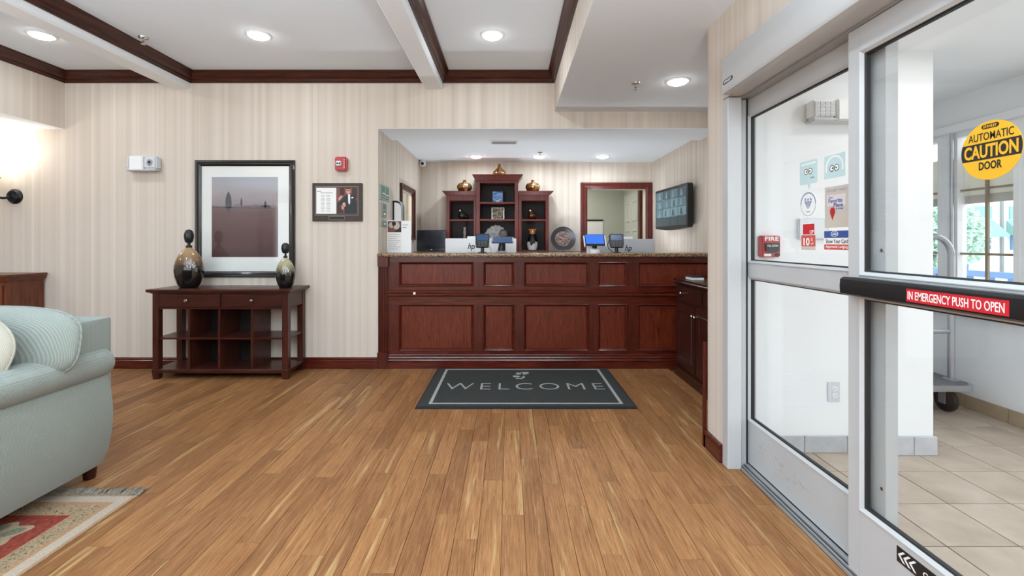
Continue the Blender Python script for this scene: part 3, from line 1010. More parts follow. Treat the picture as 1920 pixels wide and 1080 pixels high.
d1 = struct(thing('door_1', (1.27, 1.2, 0.018), '', 'door'), 'sliding glass door leaf with black push bar and yellow caution sticker', 'door')
glazed(d1, LEAF, 0.72, 1.693, 1.988, 0.055, 0.07, [(0.02, 0.262), (1.03, 1.10), (1.90, 1.987)], 0.04)
d2 = struct(thing('door_2', (1.32, 2.07, 0.018), '', 'door'), 'fixed glass side panel with stickers next to the sliding leaf', 'door')
glazed(d2, SIDE, 1.583, 2.568, 2.02, 0.075, 0.095, [(0.02, 0.25), (1.03, 1.105), (1.905, 2.02)], 0.045)

rnd = random.Random(9)
sc_marks = []
for i in range(34):
    u = -2.40 + 0.42 * rnd.random() ** 1.4; v = 0.19 - 0.09 * rnd.random() - 0.12 * (u + 2.40)
    l_ = 0.008 + 0.02 * rnd.random()
    sc_marks.append([(u, v), (u + l_, v - 0.35 * l_), (u + l_, v - 0.35 * l_ + 0.0015), (u, v + 0.002)])
SIDE.polys('scuff_marks', 'greypl', sc_marks, 0.0, 0.0003, d2)['kind'] = 'stuff'
# push bar
bm = bmesh.new()
pb = [(1.25, 1.033), (1.203, 1.030), (1.192, 1.036), (1.190, 1.062), (1.192, 1.086), (1.203, 1.094), (1.25, 1.092)]
pbar = extrude_profile('push_bar', 'black', pb, 'y', 0.74, 1.653, d1, 30)
PBP = Plane((1.1895, 0, 0), (0, -1, 0), (0, 0, 1), (-1, 0, 0))
lab = PBP.box('emergency_label', 'redlab', -1.374, -1.092, 1.041, 1.079, -0.0008, 0.0006, d1)
PBP.text('lettering', 'paperw', 'IN EMERGENCY PUSH TO OPEN', -1.235, 1.060, 0.268, 0.0245, 0.0006, lab, 0.01)
# caution sticker
GP = Plane((1.25 + 0.0165, 0, 0), (0, -1, 0), (0, 0, 1), (-1, 0, 0))
CU, CV, CR = -1.207, 1.461, 0.0775
st = GP.disc('caution_sticker', 'yellow', CU, CV, CR, 0, 0.001, d1)
band = [(CU + CR * 0.99 * math.cos(a), CV + CR * 0.99 * math.sin(a)) for a in (math.radians(v) for v in (-17, -8, 0, 8, 17, 163, 172, 180, 188, 197))]
GP.poly('band', 'ink', band, 0.001, 0.0016, st)
GP.text('lettering', 'yellow', 'CAUTION', CU, CV, 0.136, 0.036, 0.0017, st, 0.03)
GP.text('lettering', 'ink', 'AUTOMATIC', CU, CV + 0.039, 0.114, 0.021, 0.0011, st, 0.008)
GP.text('lettering', 'ink', 'DOOR', CU, CV - 0.039, 0.058, 0.022, 0.0011, st, 0.03)
GP.poly('maker_mark', 'ink', circ(CU - 0.016, CV + 0.064, 0.006, 9, None, PI / 2, 1.5 * PI) + circ(CU + 0.016, CV + 0.064, 0.006, 9, None, -PI / 2, PI / 2), 0.001, 0.0016, st)
GP.text('lettering', 'yellow', 'STANLEY', CU, CV + 0.064, 0.034, 0.007, 0.0017, st, 0.02)
# low caution label with chevrons
lb = LEAF.box('arrow_label', 'ink', -1.479, -1.0, 0.192, 0.242, 0.0, 0.001, d1)
chev = []
for i in range(3):
    u = -1.474 + i * 0.020
    chev.append([(u, 0.217), (u + 0.018, 0.234), (u + 0.027, 0.234), (u + 0.009, 0.217), (u + 0.027, 0.200), (u + 0.018, 0.200)])
LEAF.polys('chevrons', 'paperw', chev, 0.001, 0.0016, lb)
LEAF.text('lettering', 'paperw', 'CAUTION AUTOMATIC DOOR', -1.2, 0.217, 0.37, 0.018, 0.001, lb, 0.015)
for yy, zz in ((1.595, 1.19), (1.595, 0.36)):
    lathe('screw', 'nickel', [(0.006, 0), (0.006, 0.002), (0, 0.003)], (1.296, yy, zz), d2, 12, '-x')

# header / operator box
hd = struct(thing('trim_24', (1.17, 1.2, 2.0), '', 'door header'), 'white automatic door operator header above the glass door', 'door header')
hp_ = [(1.30, 2.178), (1.122, 2.178), (1.117, 2.172), (1.117, 2.01), (1.125, 1.996), (1.145, 1.992), (1.16, 1.992), (1.16, 1.998), (1.30, 1.998)]
extrude_profile('cover', 'alu', hp_, 'y', -0.45, 2.412, hd, 30)
box('end_cap', 'alu2', (1.117, 1.173), (2.412, 2.416), (1.992, 2.178), hd)
box('carrier_rail', 'alu2', (1.245, 1.296), (-0.4, 2.455), (1.9885, 1.9975), hd)
HD = Plane((1.117, 0, 0), (0, -1, 0), (0, 0, 1), (-1, 0, 0))
uu = -2.345
mk = HD.poly('maker_badge', 'ink', circ(uu - 0.04, 2.045, 0.011, 9, None, PI / 2, 1.5 * PI) + circ(uu + 0.04, 2.045, 0.011, 9, None, -PI / 2, PI / 2), 0, 0.001, hd)
HD.text('lettering', 'paperw', 'STANLEY', uu, 2.045, 0.078, 0.013, 0.001, mk, 0.02)

# stickers on the fixed panel's glass
SG = Plane((1.298 + 0.0165, 0, 0), (0, -1, 0), (0, 0, 1), (-1, 0, 0))
SX = 1.3145


def su(px): return -F * SX / (px - 955)


def sv(px, py): return CAMZ + (453 - py) * SX / (px - 955)


# pale teal speech bubble sticker with a pair of round eyes
def eyes(pl, u, v, r, parent):
    pl.polys('logo', 'paperw', [circ(u - r * 1.05, v, r, 20), circ(u + r * 1.05, v, r, 20)], 0.001, 0.0014, parent)
    pl.polys('logo_outline', 'ink', ringpolys(u - r * 1.05, v, r * 0.85, r * 1.05, 20) + ringpolys(u + r * 1.05, v, r * 0.85, r * 1.05, 20) + [circ(u - r * 0.8, v, r * 0.3, 10), circ(u + r * 0.8, v, r * 0.3, 10)], 0.0014, 0.0017, parent)


u0, u1 = su(1500), su(1533)
z0, z1 = sv(1516, 345), sv(1516, 301)
s_ = SG.poly('bubble_sticker', 'teal', [(u0 + 0.006, z0), (u0, z0 + 0.006), (u0, z1 - 0.006), (u0 + 0.006, z1), (u1 - 0.006, z1), (u1, z1 - 0.006), (u1, z0 + 0.006), (u1 - 0.006, z0), (u1 - 0.044, z0), (u1 - 0.055, z0 - 0.024), (u1 - 0.066, z0)], 0, 0.001, d2)
eyes(SG, (u0 + u1) / 2, z0 + 0.055, 0.013, s_)
SG.box('print_line', 'paperw', u0 + 0.012, u1 - 0.012, z1 - 0.018, z1 - 0.011, 0.001, 0.0014, s_)
SG.box('print_line', 'lettergrey', u1 - 0.045, u1 - 0.02, z0 + 0.022, z0 + 0.028, 0.001, 0.0014, s_)
u0, u1 = su(1546), su(1585)
z0, z1 = sv(1566, 333), sv(1566, 289)
s_ = SG.box('award_sticker', 'teal', u0, u1, z0, z1, 0, 0.001, d2)
SG.polys('laurel', 'paperw', ringpolys((u0 + u1) / 2, z0 + 0.04, 0.044, 0.052, 24, -0.3, PI + 0.3), 0.001, 0.0014, s_)
eyes(SG, (u0 + u1) / 2, z0 + 0.04, 0.013, s_)
# round diamond sticker
u0, u1 = su(1501), su(1531)
uc, vc = (u0 + u1) / 2, sv(1516, 383)
s_ = SG.disc('diamond_sticker', 'paperw', uc, vc, (u1 - u0) / 2, 0, 0.001, d2)
SG.polys('ring', 'slate', ringpolys(uc, vc, 0.047, 0.053, 28, 0, PI) + ringpolys(uc, vc, 0.049, 0.051, 28, PI, 2 * PI), 0.001, 0.0014, s_)
dm = [[(uc - 0.026, vc + 0.014), (uc - 0.003, vc - 0.022), (uc - 0.010, vc + 0.014)], [(uc + 0.026, vc + 0.014), (uc + 0.010, vc + 0.014), (uc + 0.003, vc - 0.022)], [(uc - 0.007, vc + 0.014), (uc, vc - 0.022), (uc + 0.007, vc + 0.014)],
      [(uc - 0.026, vc + 0.017), (uc - 0.017, vc + 0.030), (uc - 0.010, vc + 0.017)], [(uc - 0.007, vc + 0.017), (uc, vc + 0.030), (uc + 0.007, vc + 0.017)], [(uc + 0.026, vc + 0.017), (uc + 0.010, vc + 0.017), (uc + 0.017, vc + 0.030)]]
SG.polys('diamond', 'slate', dm, 0.001, 0.0014, s_)
SG.box('print_line', 'slate', uc - 0.012, uc + 0.012, vc - 0.035, vc - 0.031, 0.001, 0.0014, s_)
# map poster
u0, u1 = su(1547), su(1547) + 0.16
z0, z1 = sv(1560, 427), sv(1560, 350)
s_ = SG.box('map_poster', 'taupe', u0, u1, z0, z1, 0, 0.001, d2)
SG.poly('road', 'sand', [(u0, z0), (u1, z0), (u1, z0 + 0.07), (u0 + 0.06, z0 + 0.048), (u0, z0 + 0.04)], 0.001, 0.0012, s_)
SG.text('lettering', 'lettergrey', 'Google maps', u0 + 0.068, z1 - 0.016, 0.115, 0.017, 0.001, s_)
SG.box('bubble', 'rose', u0 + 0.014, u0 + 0.118, z0 + 0.088, z1 - 0.034, 0.001, 0.0014, s_)
SG.text('lettering', 'navy', 'Your', u0 + 0.035, z1 - 0.044, 0.026, 0.011, 0.0014, s_)
SG.text('lettering', 'navy', 'Favorite', u0 + 0.062, z1 - 0.058, 0.078, 0.017, 0.0014, s_, 0.02)
SG.text('lettering', 'navy', 'Place', u0 + 0.078, z1 - 0.076, 0.05, 0.016, 0.0014, s_, 0.02)
SG.text('lettering', 'navy', 'on Google', u0 + 0.085, z1 - 0.092, 0.042, 0.009, 0.0014, s_)
SG.poly('map_pin', 'red', [(u0 + 0.046, z0 + 0.03)] + circ(u0 + 0.046, z0 + 0.066, 0.015, 14, 0.017, -0.5, PI + 0.5), 0.0014, 0.0018, s_)
# discount stickers
u0, u1 = su(1503), su(1529)
z0, z1 = sv(1516, 462), sv(1516, 441)
s_ = SG.box('discount_sticker', 'brick', u0, u1, z0, z1, 0, 0.001, d2)
SG.text('lettering', 'paperw', '10', u0 + 0.036, (z0 + z1) / 2 - 0.004, 0.042, 0.034, 0.001, s_, 0.03)
SG.text('lettering', 'paperw', '%', u0 + 0.071, (z0 + z1) / 2 + 0.006, 0.014, 0.014, 0.001, s_)
SG.text('lettering', 'paperw', 'off', u0 + 0.073, (z0 + z1) / 2 - 0.012, 0.02, 0.009, 0.001, s_)
SG.box('footer', 'sand', u0, u1, z0 - 0.016, z0, 0, 0.001, s_)
u0, u1 = su(1506), su(1527)
z0, z1 = sv(1516, 440), sv(1516, 420)
s_ = SG.box('red_sticker', 'redlab', u0, u1, z0 + 0.001, z1, 0, 0.001, d2)
SG.text('lettering', 'paperw', 'OP', u1 - 0.016, z0 + 0.012, 0.026, 0.016, 0.001, s_, 0.01)
# club sticker
u0, u1 = su(1545), su(1545) + 0.17
z0, z1 = sv(1562, 469), sv(1562, 432)
s_ = SG.box('club_sticker', 'paperw', u0, u1, z0, z1, 0, 0.001, d2)
SG.box('band', 'navy', u0 + 0.003, u1 - 0.003, z0 + 0.05, z1 - 0.002, 0.001, 0.0014, s_)
SG.polys('oval', 'paperw', ringpolys(u0 + 0.064, z0 + 0.066, 0.018, 0.021, 24, 0, 2 * PI, 0.55), 0.0014, 0.0018, s_)
SG.text('lettering', 'paperw', 'AAA', u0 + 0.064, z0 + 0.066, 0.026, 0.012, 0.0014, s_, 0.015)
SG.text('lettering', 'ink', 'Show Your Card', u0 + 0.075, z0 + 0.036, 0.125, 0.016, 0.001, s_, 0.012)
SG.box('band', 'brick', u0 + 0.003, u1 - 0.003, z0 + 0.002, z0 + 0.023, 0.001, 0.0014, s_)
SG.text('lettering', 'paperw', 'Approved Lodging', u0 + 0.075, z0 + 0.0125, 0.125, 0.014, 0.0014, s_, 0.01)

# vestibule wall fittings
VB = Plane((0, 2.66, 0), (1, 0, 0), (0, 0, 1), (0, -1, 0))
c = at(1445, 462, 2.62)
fp = thing('fire_alarm_pull', (c.x, 2.66, c.z - 0.06), 'red fire alarm pull station on the white vestibule wall', 'fire alarm')
VB.box('case', 'red', c.x - 0.054, c.x + 0.054, c.z - 0.062, c.z + 0.062, 0, 0.045, fp, 0.006)
VB.text('lettering', 'paperw', 'FIRE', c.x + 0.004, c.z + 0.044, 0.078, 0.024, 0.0453, fp, 0.02)
h_ = VB.poly('handle', 'ink', [(c.x - 0.038, c.z + 0.02), (c.x + 0.044, c.z + 0.02), (c.x + 0.04, c.z - 0.026), (c.x + 0.018, c.z - 0.036), (c.x - 0.016, c.z - 0.036), (c.x - 0.034, c.z - 0.026)], 0.045, 0.056, fp)
VB.text('lettering', 'paperw', 'PULL DOWN', c.x + 0.003, c.z + 0.004, 0.06, 0.012, 0.0562, h_)
VB.box('plate', 'paperw', c.x - 0.04, c.x, c.z - 0.056, c.z - 0.042, 0.045, 0.046, fp)
lathe('lock', 'ink', [(0.010, 0), (0.010, 0.008), (0, 0.008)], (c.x + 0.034, 2.66 - 0.045, c.z - 0.048), fp, 14, 'y')
c = at(1521, 429, 2.65)
tag(VB.box('pale_wall_box', 'clear', c.x - 0.075, c.x + 0.10, c.z - 0.06, c.z + 0.06, 0, 0.02, None, 0.005), 'pale grey box on the wall behind the ten percent sticker', 'control panel')  # plain pale box set flat on the wall
c = at(1563.5, 735, 2.655)
ot = thing('wall_outlet', (c.x, 2.66, c.z - 0.057), 'white double power outlet low on the vestibule wall', 'outlet')
VB.box('cover_plate', 'clear', c.x - 0.035, c.x + 0.035, c.z - 0.057, c.z + 0.057, 0, 0.006, ot, 0.002)
for s in (-1, 1):
    so = VB.disc('socket', 'whitepl', c.x + 0.004, c.z + s * 0.02, 0.016, 0.006, 0.009, ot, 20, 0.013)
    VB.polys('slot', 'ink', [[(c.x - 0.002, c.z + s * 0.02 - 0.005), (c.x, c.z + s * 0.02 - 0.005), (c.x, c.z + s * 0.02 + 0.005), (c.x - 0.002, c.z + s * 0.02 + 0.005)], [(c.x + 0.008, c.z + s * 0.02 - 0.004), (c.x + 0.0105, c.z + s * 0.02 - 0.004), (c.x + 0.0105, c.z + s * 0.02 + 0.004), (c.x + 0.008, c.z + s * 0.02 + 0.004)]], 0.009, 0.0093, so)


def emergency_light(name, pl, u, v, w, h, label, boxy):
    e = thing(name, pl.p(u, v - h / 2), label, 'emergency light')
    a0, a1 = (-0.06, 0.38) if boxy else (-0.38, 0.08)
    pl.box('housing', 'whitepl', u + w * a0, u + w * a1, v - h / 2, v + h / 2, 0.0, 0.085, e, 0.006)
    pl.box('base', 'hpgrey', u - w * 0.5, u + w * 0.5, v - h / 2 - 0.004, v - h * 0.38, 0.0, 0.08, e, 0.006)
    for s in (-1, 1):
        ua, ub = (u - w * 0.5, u + w * a0) if s < 0 else (u + w * a1, u + w * 0.5)
        l_ = pl.box('lamp_head', 'whitepl' if boxy else 'clear', ua, ub, v - h * 0.38, v + h / 2, 0.0, 0.075, e, 0.012)
        if boxy:
            lst = [[(ua + 0.008 + (ub - ua - 0.016) * i / 4, v - h * 0.3 + h * 0.72 * j / 4), (ua + 0.008 + (ub - ua - 0.016) * (i + 0.75) / 4, v - h * 0.3 + h * 0.72 * j / 4),
                    (ua + 0.008 + (ub - ua - 0.016) * (i + 0.75) / 4, v - h * 0.3 + h * 0.72 * (j + 0.75) / 4), (ua + 0.008 + (ub - ua - 0.016) * i / 4, v - h * 0.3 + h * 0.72 * (j + 0.75) / 4)] for i in range(4) for j in range(4)]
            pl.polys('facets', 'hpgrey', lst, 0.075, 0.079, l_)
        else:
            if ub - ua < 0.05:
                continue
            pl.polys('reflector', 'greypl', [circ((ua + ub) / 2, v + 0.01, 0.028, 14)] + [[((ua + ub) / 2 + 0.03 * math.cos(a) - 0.003, v + 0.01 + 0.04 * math.sin(a)), ((ua + ub) / 2 + 0.03 * math.cos(a) + 0.003, v + 0.01 + 0.04 * math.sin(a)), ((ua + ub) / 2, v + 0.01)] for a in (3.6, 4.2, 4.7, 5.2, 5.8)], 0.075, 0.078, l_)
            pl.disc('bulb', 'screen', (ua + ub) / 2, v + 0.012, 0.011, 0.078, 0.081, l_, 12)
    return e


c = at(1572, 207, 2.6)
emergency_light('emergency_light', VB, c.x, c.z, 0.30, 0.12, 'white emergency light with faceted lenses behind the door glass', True)

# luggage cart in the vestibule bay
ct = thing('luggage_cart', (3.0, 3.55, 0), 'grey luggage cart with bent tube rail beyond the column', 'luggage cart')
bm = bmesh.new()
deckz0, deckz1 = 0.185, 0.225
X0, X1, Y0, Y1 = 2.60, 3.24, 3.16, 4.15
rr = 0.07
pts = []
for cx, cy, a in ((X1 - rr, Y1 - rr, 0), (X0 + rr, Y1 - rr, PI / 2), (X0 + rr, Y0 + rr, PI), (X1 - rr, Y0 + rr, 1.5 * PI)):
    pts += [(cx + rr * math.cos(a + PI / 2 * i / 5), cy + rr * math.sin(a + PI / 2 * i / 5)) for i in range(6)]
DK = Plane((0, 0, 0), (1, 0, 0), (0, 1, 0), (0, 0, 1))
DK.poly('deck', mat('cart_carpet', (104, 108, 114), 0.9), [(2.92 + (a - 2.92) * 0.94, 3.655 + (b - 3.655) * 0.96) for a, b in pts], deckz0 + 0.005, deckz1 + 0.004, ct)
DK.poly('bumper', 'chrome', pts, deckz0, deckz1, ct)
hoop = [(3.17, 3.29, deckz1)] + [(3.17, 3.29, 1.12)] + arc((3.03, 3.29, 1.12), 0.14, 0, PI / 2, 8)[1:] + [(2.81, 3.29, 1.26)] + arc((2.81, 3.29, 1.12), 0.14, PI / 2, PI, 8)[1:] + [(2.67, 3.29, deckz1)]
tube('hoop', 'chrome', hoop, 0.0215, ct, 14)
tube('crossbar', 'chrome', [(2.67, 3.29, 0.575), (3.17, 3.29, 0.575)], 0.015, ct)
for x in (2.67, 3.17):
    lathe('flange', 'chrome', [(0.05, 0), (0.05, 0.006), (0.022, 0.014)], (x, 3.29, deckz1 + 0.004), ct, 18)
for x in (2.70, 3.13):
    for y in (3.30, 4.02):
        wl = lathe('wheel', 'gasket', [(0.0, -0.022), (0.06, -0.022), (0.08, -0.016), (0.084, 0.0), (0.08, 0.016), (0.06, 0.022), (0.0, 0.022)], (x + 0.012, y, 0.084), ct, 26, 'x')
        box('caster_fork', 'chrome', (x - 0.022, x - 0.014), (y - 0.025, y + 0.025), (0.06, deckz0), wl)

# outdoors
struct(box('ground', 'concrete', (3.46, 60), (-25, 60), (-0.3, -0.12)), 'pale concrete forecourt outside the windows', 'ground')
rl = thing('railing', (6.43, 6.5, -0.12), 'blue metal railing outside the vestibule window', 'railing')
box('top_rail', 'bluerail', (6.40, 6.46), (3, 10), (0.74, 0.82), rl)
box('bottom_rail', 'bluerail', (6.41, 6.45), (3, 10), (0.05, 0.12), rl)
y = 3.0
while y <= 10.01:
    box('baluster', 'bluerail', (6.42, 6.44), (y, y + 0.11), (0.12, 0.74), rl)
    y += 0.28
for y in (3.0, 6.5, 9.95):
    box('post', 'bluerail', (6.39, 6.47), (y - 0.04, y + 0.04), (-0.12, 0.9), rl)


def leafy(name, c, r, n, label, sq=1.0):
    t_ = thing(name, (c[0], c[1], -0.12), label, 'tree')
    bm = bmesh.new()
    rnd = random.Random(int(c[0] * 100))
    for _ in range(n):
        a, b = rnd.random() * 2 * PI, math.acos(2 * rnd.random() - 1)
        q = rnd.random() ** 0.4
        p = Vector((c[0] + r * q * math.sin(b) * math.cos(a), c[1] + r * q * math.sin(b) * math.sin(a), c[2] + sq * r * q * math.cos(b)))
        s = 0.05 + 0.05 * rnd.random()
        R = Matrix.Rotation(rnd.random() * 6, 3, 'X') @ Matrix.Rotation(rnd.random() * 6, 3, 'Z')
        vs = [bm.verts.new(p + R @ Vector(v)) for v in ((-s, 0, 0), (0, -s * 0.5, 0.02), (s, 0, 0), (0, s * 0.5, 0.02))]
        bm.faces.new(vs)
    f_ = finish('foliage', bm, 'leaf', t_, fix=False)
    f_['kind'] = 'stuff'
    tube('trunk', 'bark', [(c[0], c[1], -0.12), (c[0], c[1], c[2])], [0.1, 0.05], t_)


leafy('tree', (10.75, 11.6, 1.35), 1.0, 6500, 'pale green leafy tree outside the vestibule window', 0.95)
leafy('tree', (14.5, 16.6, 1.9), 1.7, 4500, 'fainter green tree behind the first one outside the window', 0.9)
bd = thing('building', (19.5, 19, -0.12), 'white building with teal awnings across the forecourt', 'building')
FB = Plane((0, 18.0, 0), (1, 0, 0), (0, 0, 1), (0, -1, 0))
box('wall', 'paperw', (17.6, 25), (18.0, 22), (-0.12, 5.0), bd)
for xx in (18.5, 20.0, 22.0):
    wn = FB.box('window', 'bluerail', xx - 0.35, xx + 0.35, 0.9, 1.5, 0, 0.05, bd)
    extrude_profile('awning', 'awning', [(18.0, 1.5), (17.4, 1.4), (17.4, 1.48), (18.0, 2.05)], 'x', xx - 0.5, xx + 0.5, bd)
    FB.box('upper_window', 'awning', xx - 0.4, xx + 0.4, 2.1, 2.6, 0, 0.05, bd)
FB.box('downpipe', 'greypl', 19.25, 19.33, -0.12, 5.0, 0, 0.08, bd)

# ------------------------------------------------------------------ reception desk
dk = thing('reception_desk', (0.395, 4.6, 0), 'long mahogany reception desk front with raised panel mouldings', 'desk')
x0, x1 = -1.262, XR - 0.005
box('carcass', 'mahog', (-1.255, x1), (WB + 0.03, 4.96), (0.0, 1.074), dk)
PX = [(-1.065, -0.345), (-0.252, 0.046), (0.139, 0.767), (0.854, 1.137), (1.235, 1.955)]
ZR = [(0.165, 0.618), (0.788, 1.0244)]
edges = [-1.168] + [v for p in PX for v in p] + [x1]
for a, b in zip(edges[::2], edges[1::2]):
    for z0, z1 in ZR:
        BACK.box('stile', 'mahog', a, b, z0, z1, -0.03, 0.0, dk)
for z0, z1 in ((0.10, 0.165), (0.618, 0.788), (1.0244, 1.074)):
    BACK.box('rail', 'mahog_x', -1.168, x1, z0, z1, -0.03, 0.0, dk)
PM = [(0, -0.012), (0, 0.010), (0.006, 0.014), (0.012, 0.010), (0.020, -0.006), (0.024, -0.012)]
for a, b in PX:
    for z0, z1 in ZR:
        p_ = BACK.box('panel', 'veneer', a, b, z0, z1, -0.029, -0.012, dk)
        BACK.frame('panel_moulding', 'mahog_x', a, b, z0, z1, PM, p_, 30)
CR_ = [(0, 0.752), (0.014, 0.748), (0.022, 0.742), (0.022, 0.734), (0.012, 0.728), (0.012, 0.722), (0.026, 0.714), (0.030, 0.706), (0.026, 0.696), (0.008, 0.690), (0, 0.688)]
extrude_profile('chair_rail', 'mahog_x', [(WB - p, q) for p, q in CR_], 'x', -1.166, x1, dk, 30)
BS = [(0, 0.136), (0.010, 0.134), (0.014, 0.126), (0.010, 0.118), (0.018, 0.112), (0.022, 0.102), (0.016, 0.094), (0.024, 0.088), (0.028, 0.076), (0.022, 0.066), (0.030, 0.062), (0.030, 0.0), (0, 0)]
extrude_profile('base_moulding', 'mahog_x', [(WB - p, q) for p, q in BS], 'x', -1.166, x1, dk, 30)
pl_ = BACK.box('pilaster', 'mahog', -1.262, -1.168, 0.0, 1.074, -0.03, 0.012, dk)
BACK.box('capital', 'mahog', -1.264, -1.162, 0.978, 1.074, 0.0, 0.035, pl_, 0.003)
BACK.box('plinth', 'mahog', -1.266, -1.164, 0.0, 0.155, 0.0, 0.035, pl_, 0.003)
for i in range(4):
    xc = -1.250 + i * 0.0233
    extrude_profile('reed', 'mahog', [(xc - 0.008, WB - 0.011), (xc - 0.005, WB - 0.021), (xc, WB - 0.024), (xc + 0.005, WB - 0.021), (xc + 0.008, WB - 0.011)], 'z', 0.156, 0.977, pl_, 40)
c = at(777, 550, WB - 0.03)
tag(BACK.box('tag_sticker', 'paperw', c.x - 0.011, c.x + 0.011, c.z - 0.011, c.z + 0.011, 0.0305, 0.032), 'tiny white square tag on the desk chair rail', 'tag')
tag(box('desk_countertop', 'granite', (-1.2655, XR - 0.001), (4.385, 5.02), (1.0745, 1.107), None, 0.006, 2), 'speckled brown granite worktop of the reception desk', 'worktop')
# lower staff desk behind
tag(box('staff_desk', 'paperw', (-1.25, XR - 0.02), (4.975, 5.55), (0.72, 0.76)), 'lower staff work surface hidden behind the reception desk', 'desk')
# back counter
bc = thing('back_counter', (0.3, 6.3, 0), 'mahogany counter along the rear wall under the shelves', 'counter')
box('carcass', 'hutch', (XL + 0.01, 1.02), (6.02, NB - 0.004), (0.0, 1.05), bc)
box('top', 'hutch', (XL + 0.005, 1.025), (5.98, NB - 0.002), (1.05, 1.085), bc, 0.005)

# welcome mat
MT = Plane((0, 0, 0), (1, 0, 0), (0, 1, 0), (0, 0, 1))
MX0, MX1, MY0, MY1 = -0.688, 0.935, 3.341, 4.388
wm = thing('welcome_mat', (0.1235, 3.865, 0.001), 'charcoal welcome mat with grey border in front of the desk', 'mat')
MT.box('edge', 'matedge', MX0, MX1, MY0, MY1, 0.001, 0.006, wm)
MT.box('pile', 'matpile', MX0 + 0.012, MX1 - 0.012, MY0 + 0.035, MY1 - 0.012, 0.006, 0.010, wm)
b0 = 0.085
MT.frame('border_line', 'matgrey', MX0 + b0, MX1 - b0, MY0 + 0.075, MY1 - 0.035, [(0, 0.009), (0, 0.0108), (0.024, 0.0108), (0.024, 0.009)], wm)
MT.text('lettering', 'matgrey', 'WELCOME', 0.127, 3.835, 1.32, 0.165, 0.0105, wm, -0.012)
lx, ly = 0.105, 4.16
MT.polys('emblem', 'matgrey', [
    [(lx - 0.052, ly + 0.03), (lx - 0.03, ly + 0.085), (lx - 0.018, ly + 0.06), (lx + 0.002, ly + 0.09), (lx + 0.004, ly + 0.03), (lx - 0.02, ly + 0.005)],
    [(lx + 0.006, ly + 0.095), (lx + 0.075, ly + 0.09), (lx + 0.07, ly + 0.04), (lx + 0.03, ly + 0.01), (lx + 0.016, ly + 0.02), (lx + 0.018, ly + 0.06)],
    [(lx - 0.075, ly - 0.02), (lx - 0.07, ly - 0.06), (lx - 0.03, ly - 0.075), (lx - 0.005, ly - 0.045), (lx - 0.035, ly - 0.02)],
    [(lx - 0.05, ly - 0.1), (lx - 0.045, ly - 0.115), (lx, ly - 0.118), (lx + 0.03, ly - 0.09), (lx + 0.035, ly - 0.04), (lx + 0.015, ly - 0.04), (lx + 0.008, ly - 0.08), (lx - 0.01, ly - 0.1)]], 0.0098, 0.0112, wm)

# side cabinet behind the pier
sc_ = thing('side_cabinet', (1.80, 3.7, 0), 'dark wood cabinet with knobs along the hallway wall', 'cabinet')
CF = 1.545
SCP = Plane((CF, 0, 0), (0, -1, 0), (0, 0, 1), (-1, 0, 0))
box('carcass', 'cab', (CF, XR - 0.004), (3.05, 4.23), (0.0, 0.835), sc_)
SCP.box('base', 'cab', -4.25, -3.03, 0.0, 0.09, 0.0, 0.018, sc_, 0.004)
extrude_profile('worktop', 'cab', [(XR - 0.004, 0.835), (CF - 0.01, 0.835), (CF - 0.03, 0.85), (CF - 0.03, 0.86), (CF - 0.02, 0.868), (CF - 0.025, 0.882), (XR - 0.004, 0.882)], 'y', 3.03, 4.26, sc_, 30)
for ya, yb in ((3.66, 4.20), (3.08, 3.62)):
    dw = SCP.box('drawer', 'cab', -yb, -ya, 0.70, 0.82, 0.0, 0.014, sc_, 0.003)
    um = -(ya + yb) / 2
    lathe('knob', 'nickel', [(0.005, 0), (0.005, 0.012), (0.013, 0.018), (0.013, 0.024), (0.008, 0.03), (0, 0.031)], (CF - 0.014, (ya + yb) / 2 + 0.12, 0.765), dw, 16, '-x')
for ya, yb, kn in ((3.78, 4.20, 3.80), (3.36, 3.765, 3.745), (3.08, 3.345, 3.325)):
    dr = SCP.box('door', 'cab', -yb, -ya, 0.12, 0.675, 0.0, 0.016, sc_, 0.002)
    SCP.frame('panel_moulding', 'cab', -yb + 0.06, -ya - 0.06, 0.18, 0.615, [(0, 0.016), (0.004, 0.024), (0.012, 0.022), (0.02, 0.016)], dr)
    lathe('knob', 'nickel', [(0.005, 0), (0.005, 0.012), (0.013, 0.018), (0.013, 0.024), (0.008, 0.03), (0, 0.031)], (CF - 0.016, kn, 0.60), dr, 16, '-x')
pk = thing('paper_pad', (1.68, 4.05, 0.882), 'small white block with black lid on the side cabinet', 'stationery box')
box('body', 'paperw', (1.59, 1.70), (4.0, 4.14), (0.882, 0.905), pk, 0.003)
box('lid', 'black', (1.588, 1.702), (3.998, 4.142), (0.905, 0.918), pk, 0.004)

# ------------------------------------------------------------------ console table
cs = thing('console_table', (-2.56, 4.2, 0), 'dark wood console table with two drawers under the framed picture', 'table')
CX0, CX1, CY0, CY1 = -3.155, -1.958, 4.055, 4.40
FT = Plane((0, CY0, 0), (1, 0, 0), (0, 0, 1), (0, -1, 0))
TP = [(0.012, 0.0), (0.012, 0.006), (0.030, 0.012), (0.036, 0.026), (0.036, 0.034), (0.030, 0.038)]
bm = bmesh.new()
rings = []
for o_, h in [(0.0, 0.762)] + [(a, 0.762 + b) for a, b in TP]:
    rings.append([bm.verts.new(p) for p in ((CX0 - o_, CY0 - o_, h), (CX1 + o_, CY0 - o_, h), (CX1 + o_, CY1 + min(o_, 0.02), h), (CX0 - o_, CY1 + min(o_, 0.02), h))])
for A, B in zip(rings, rings[1:]):
    for k in range(4):
        bm.faces.new([A[k], A[(k + 1) % 4], B[(k + 1) % 4], B[k]])
bm.faces.new(rings[0]); bm.faces.new(rings[-1])
finish('top', bm, 'console', cs)
LG = 0.052


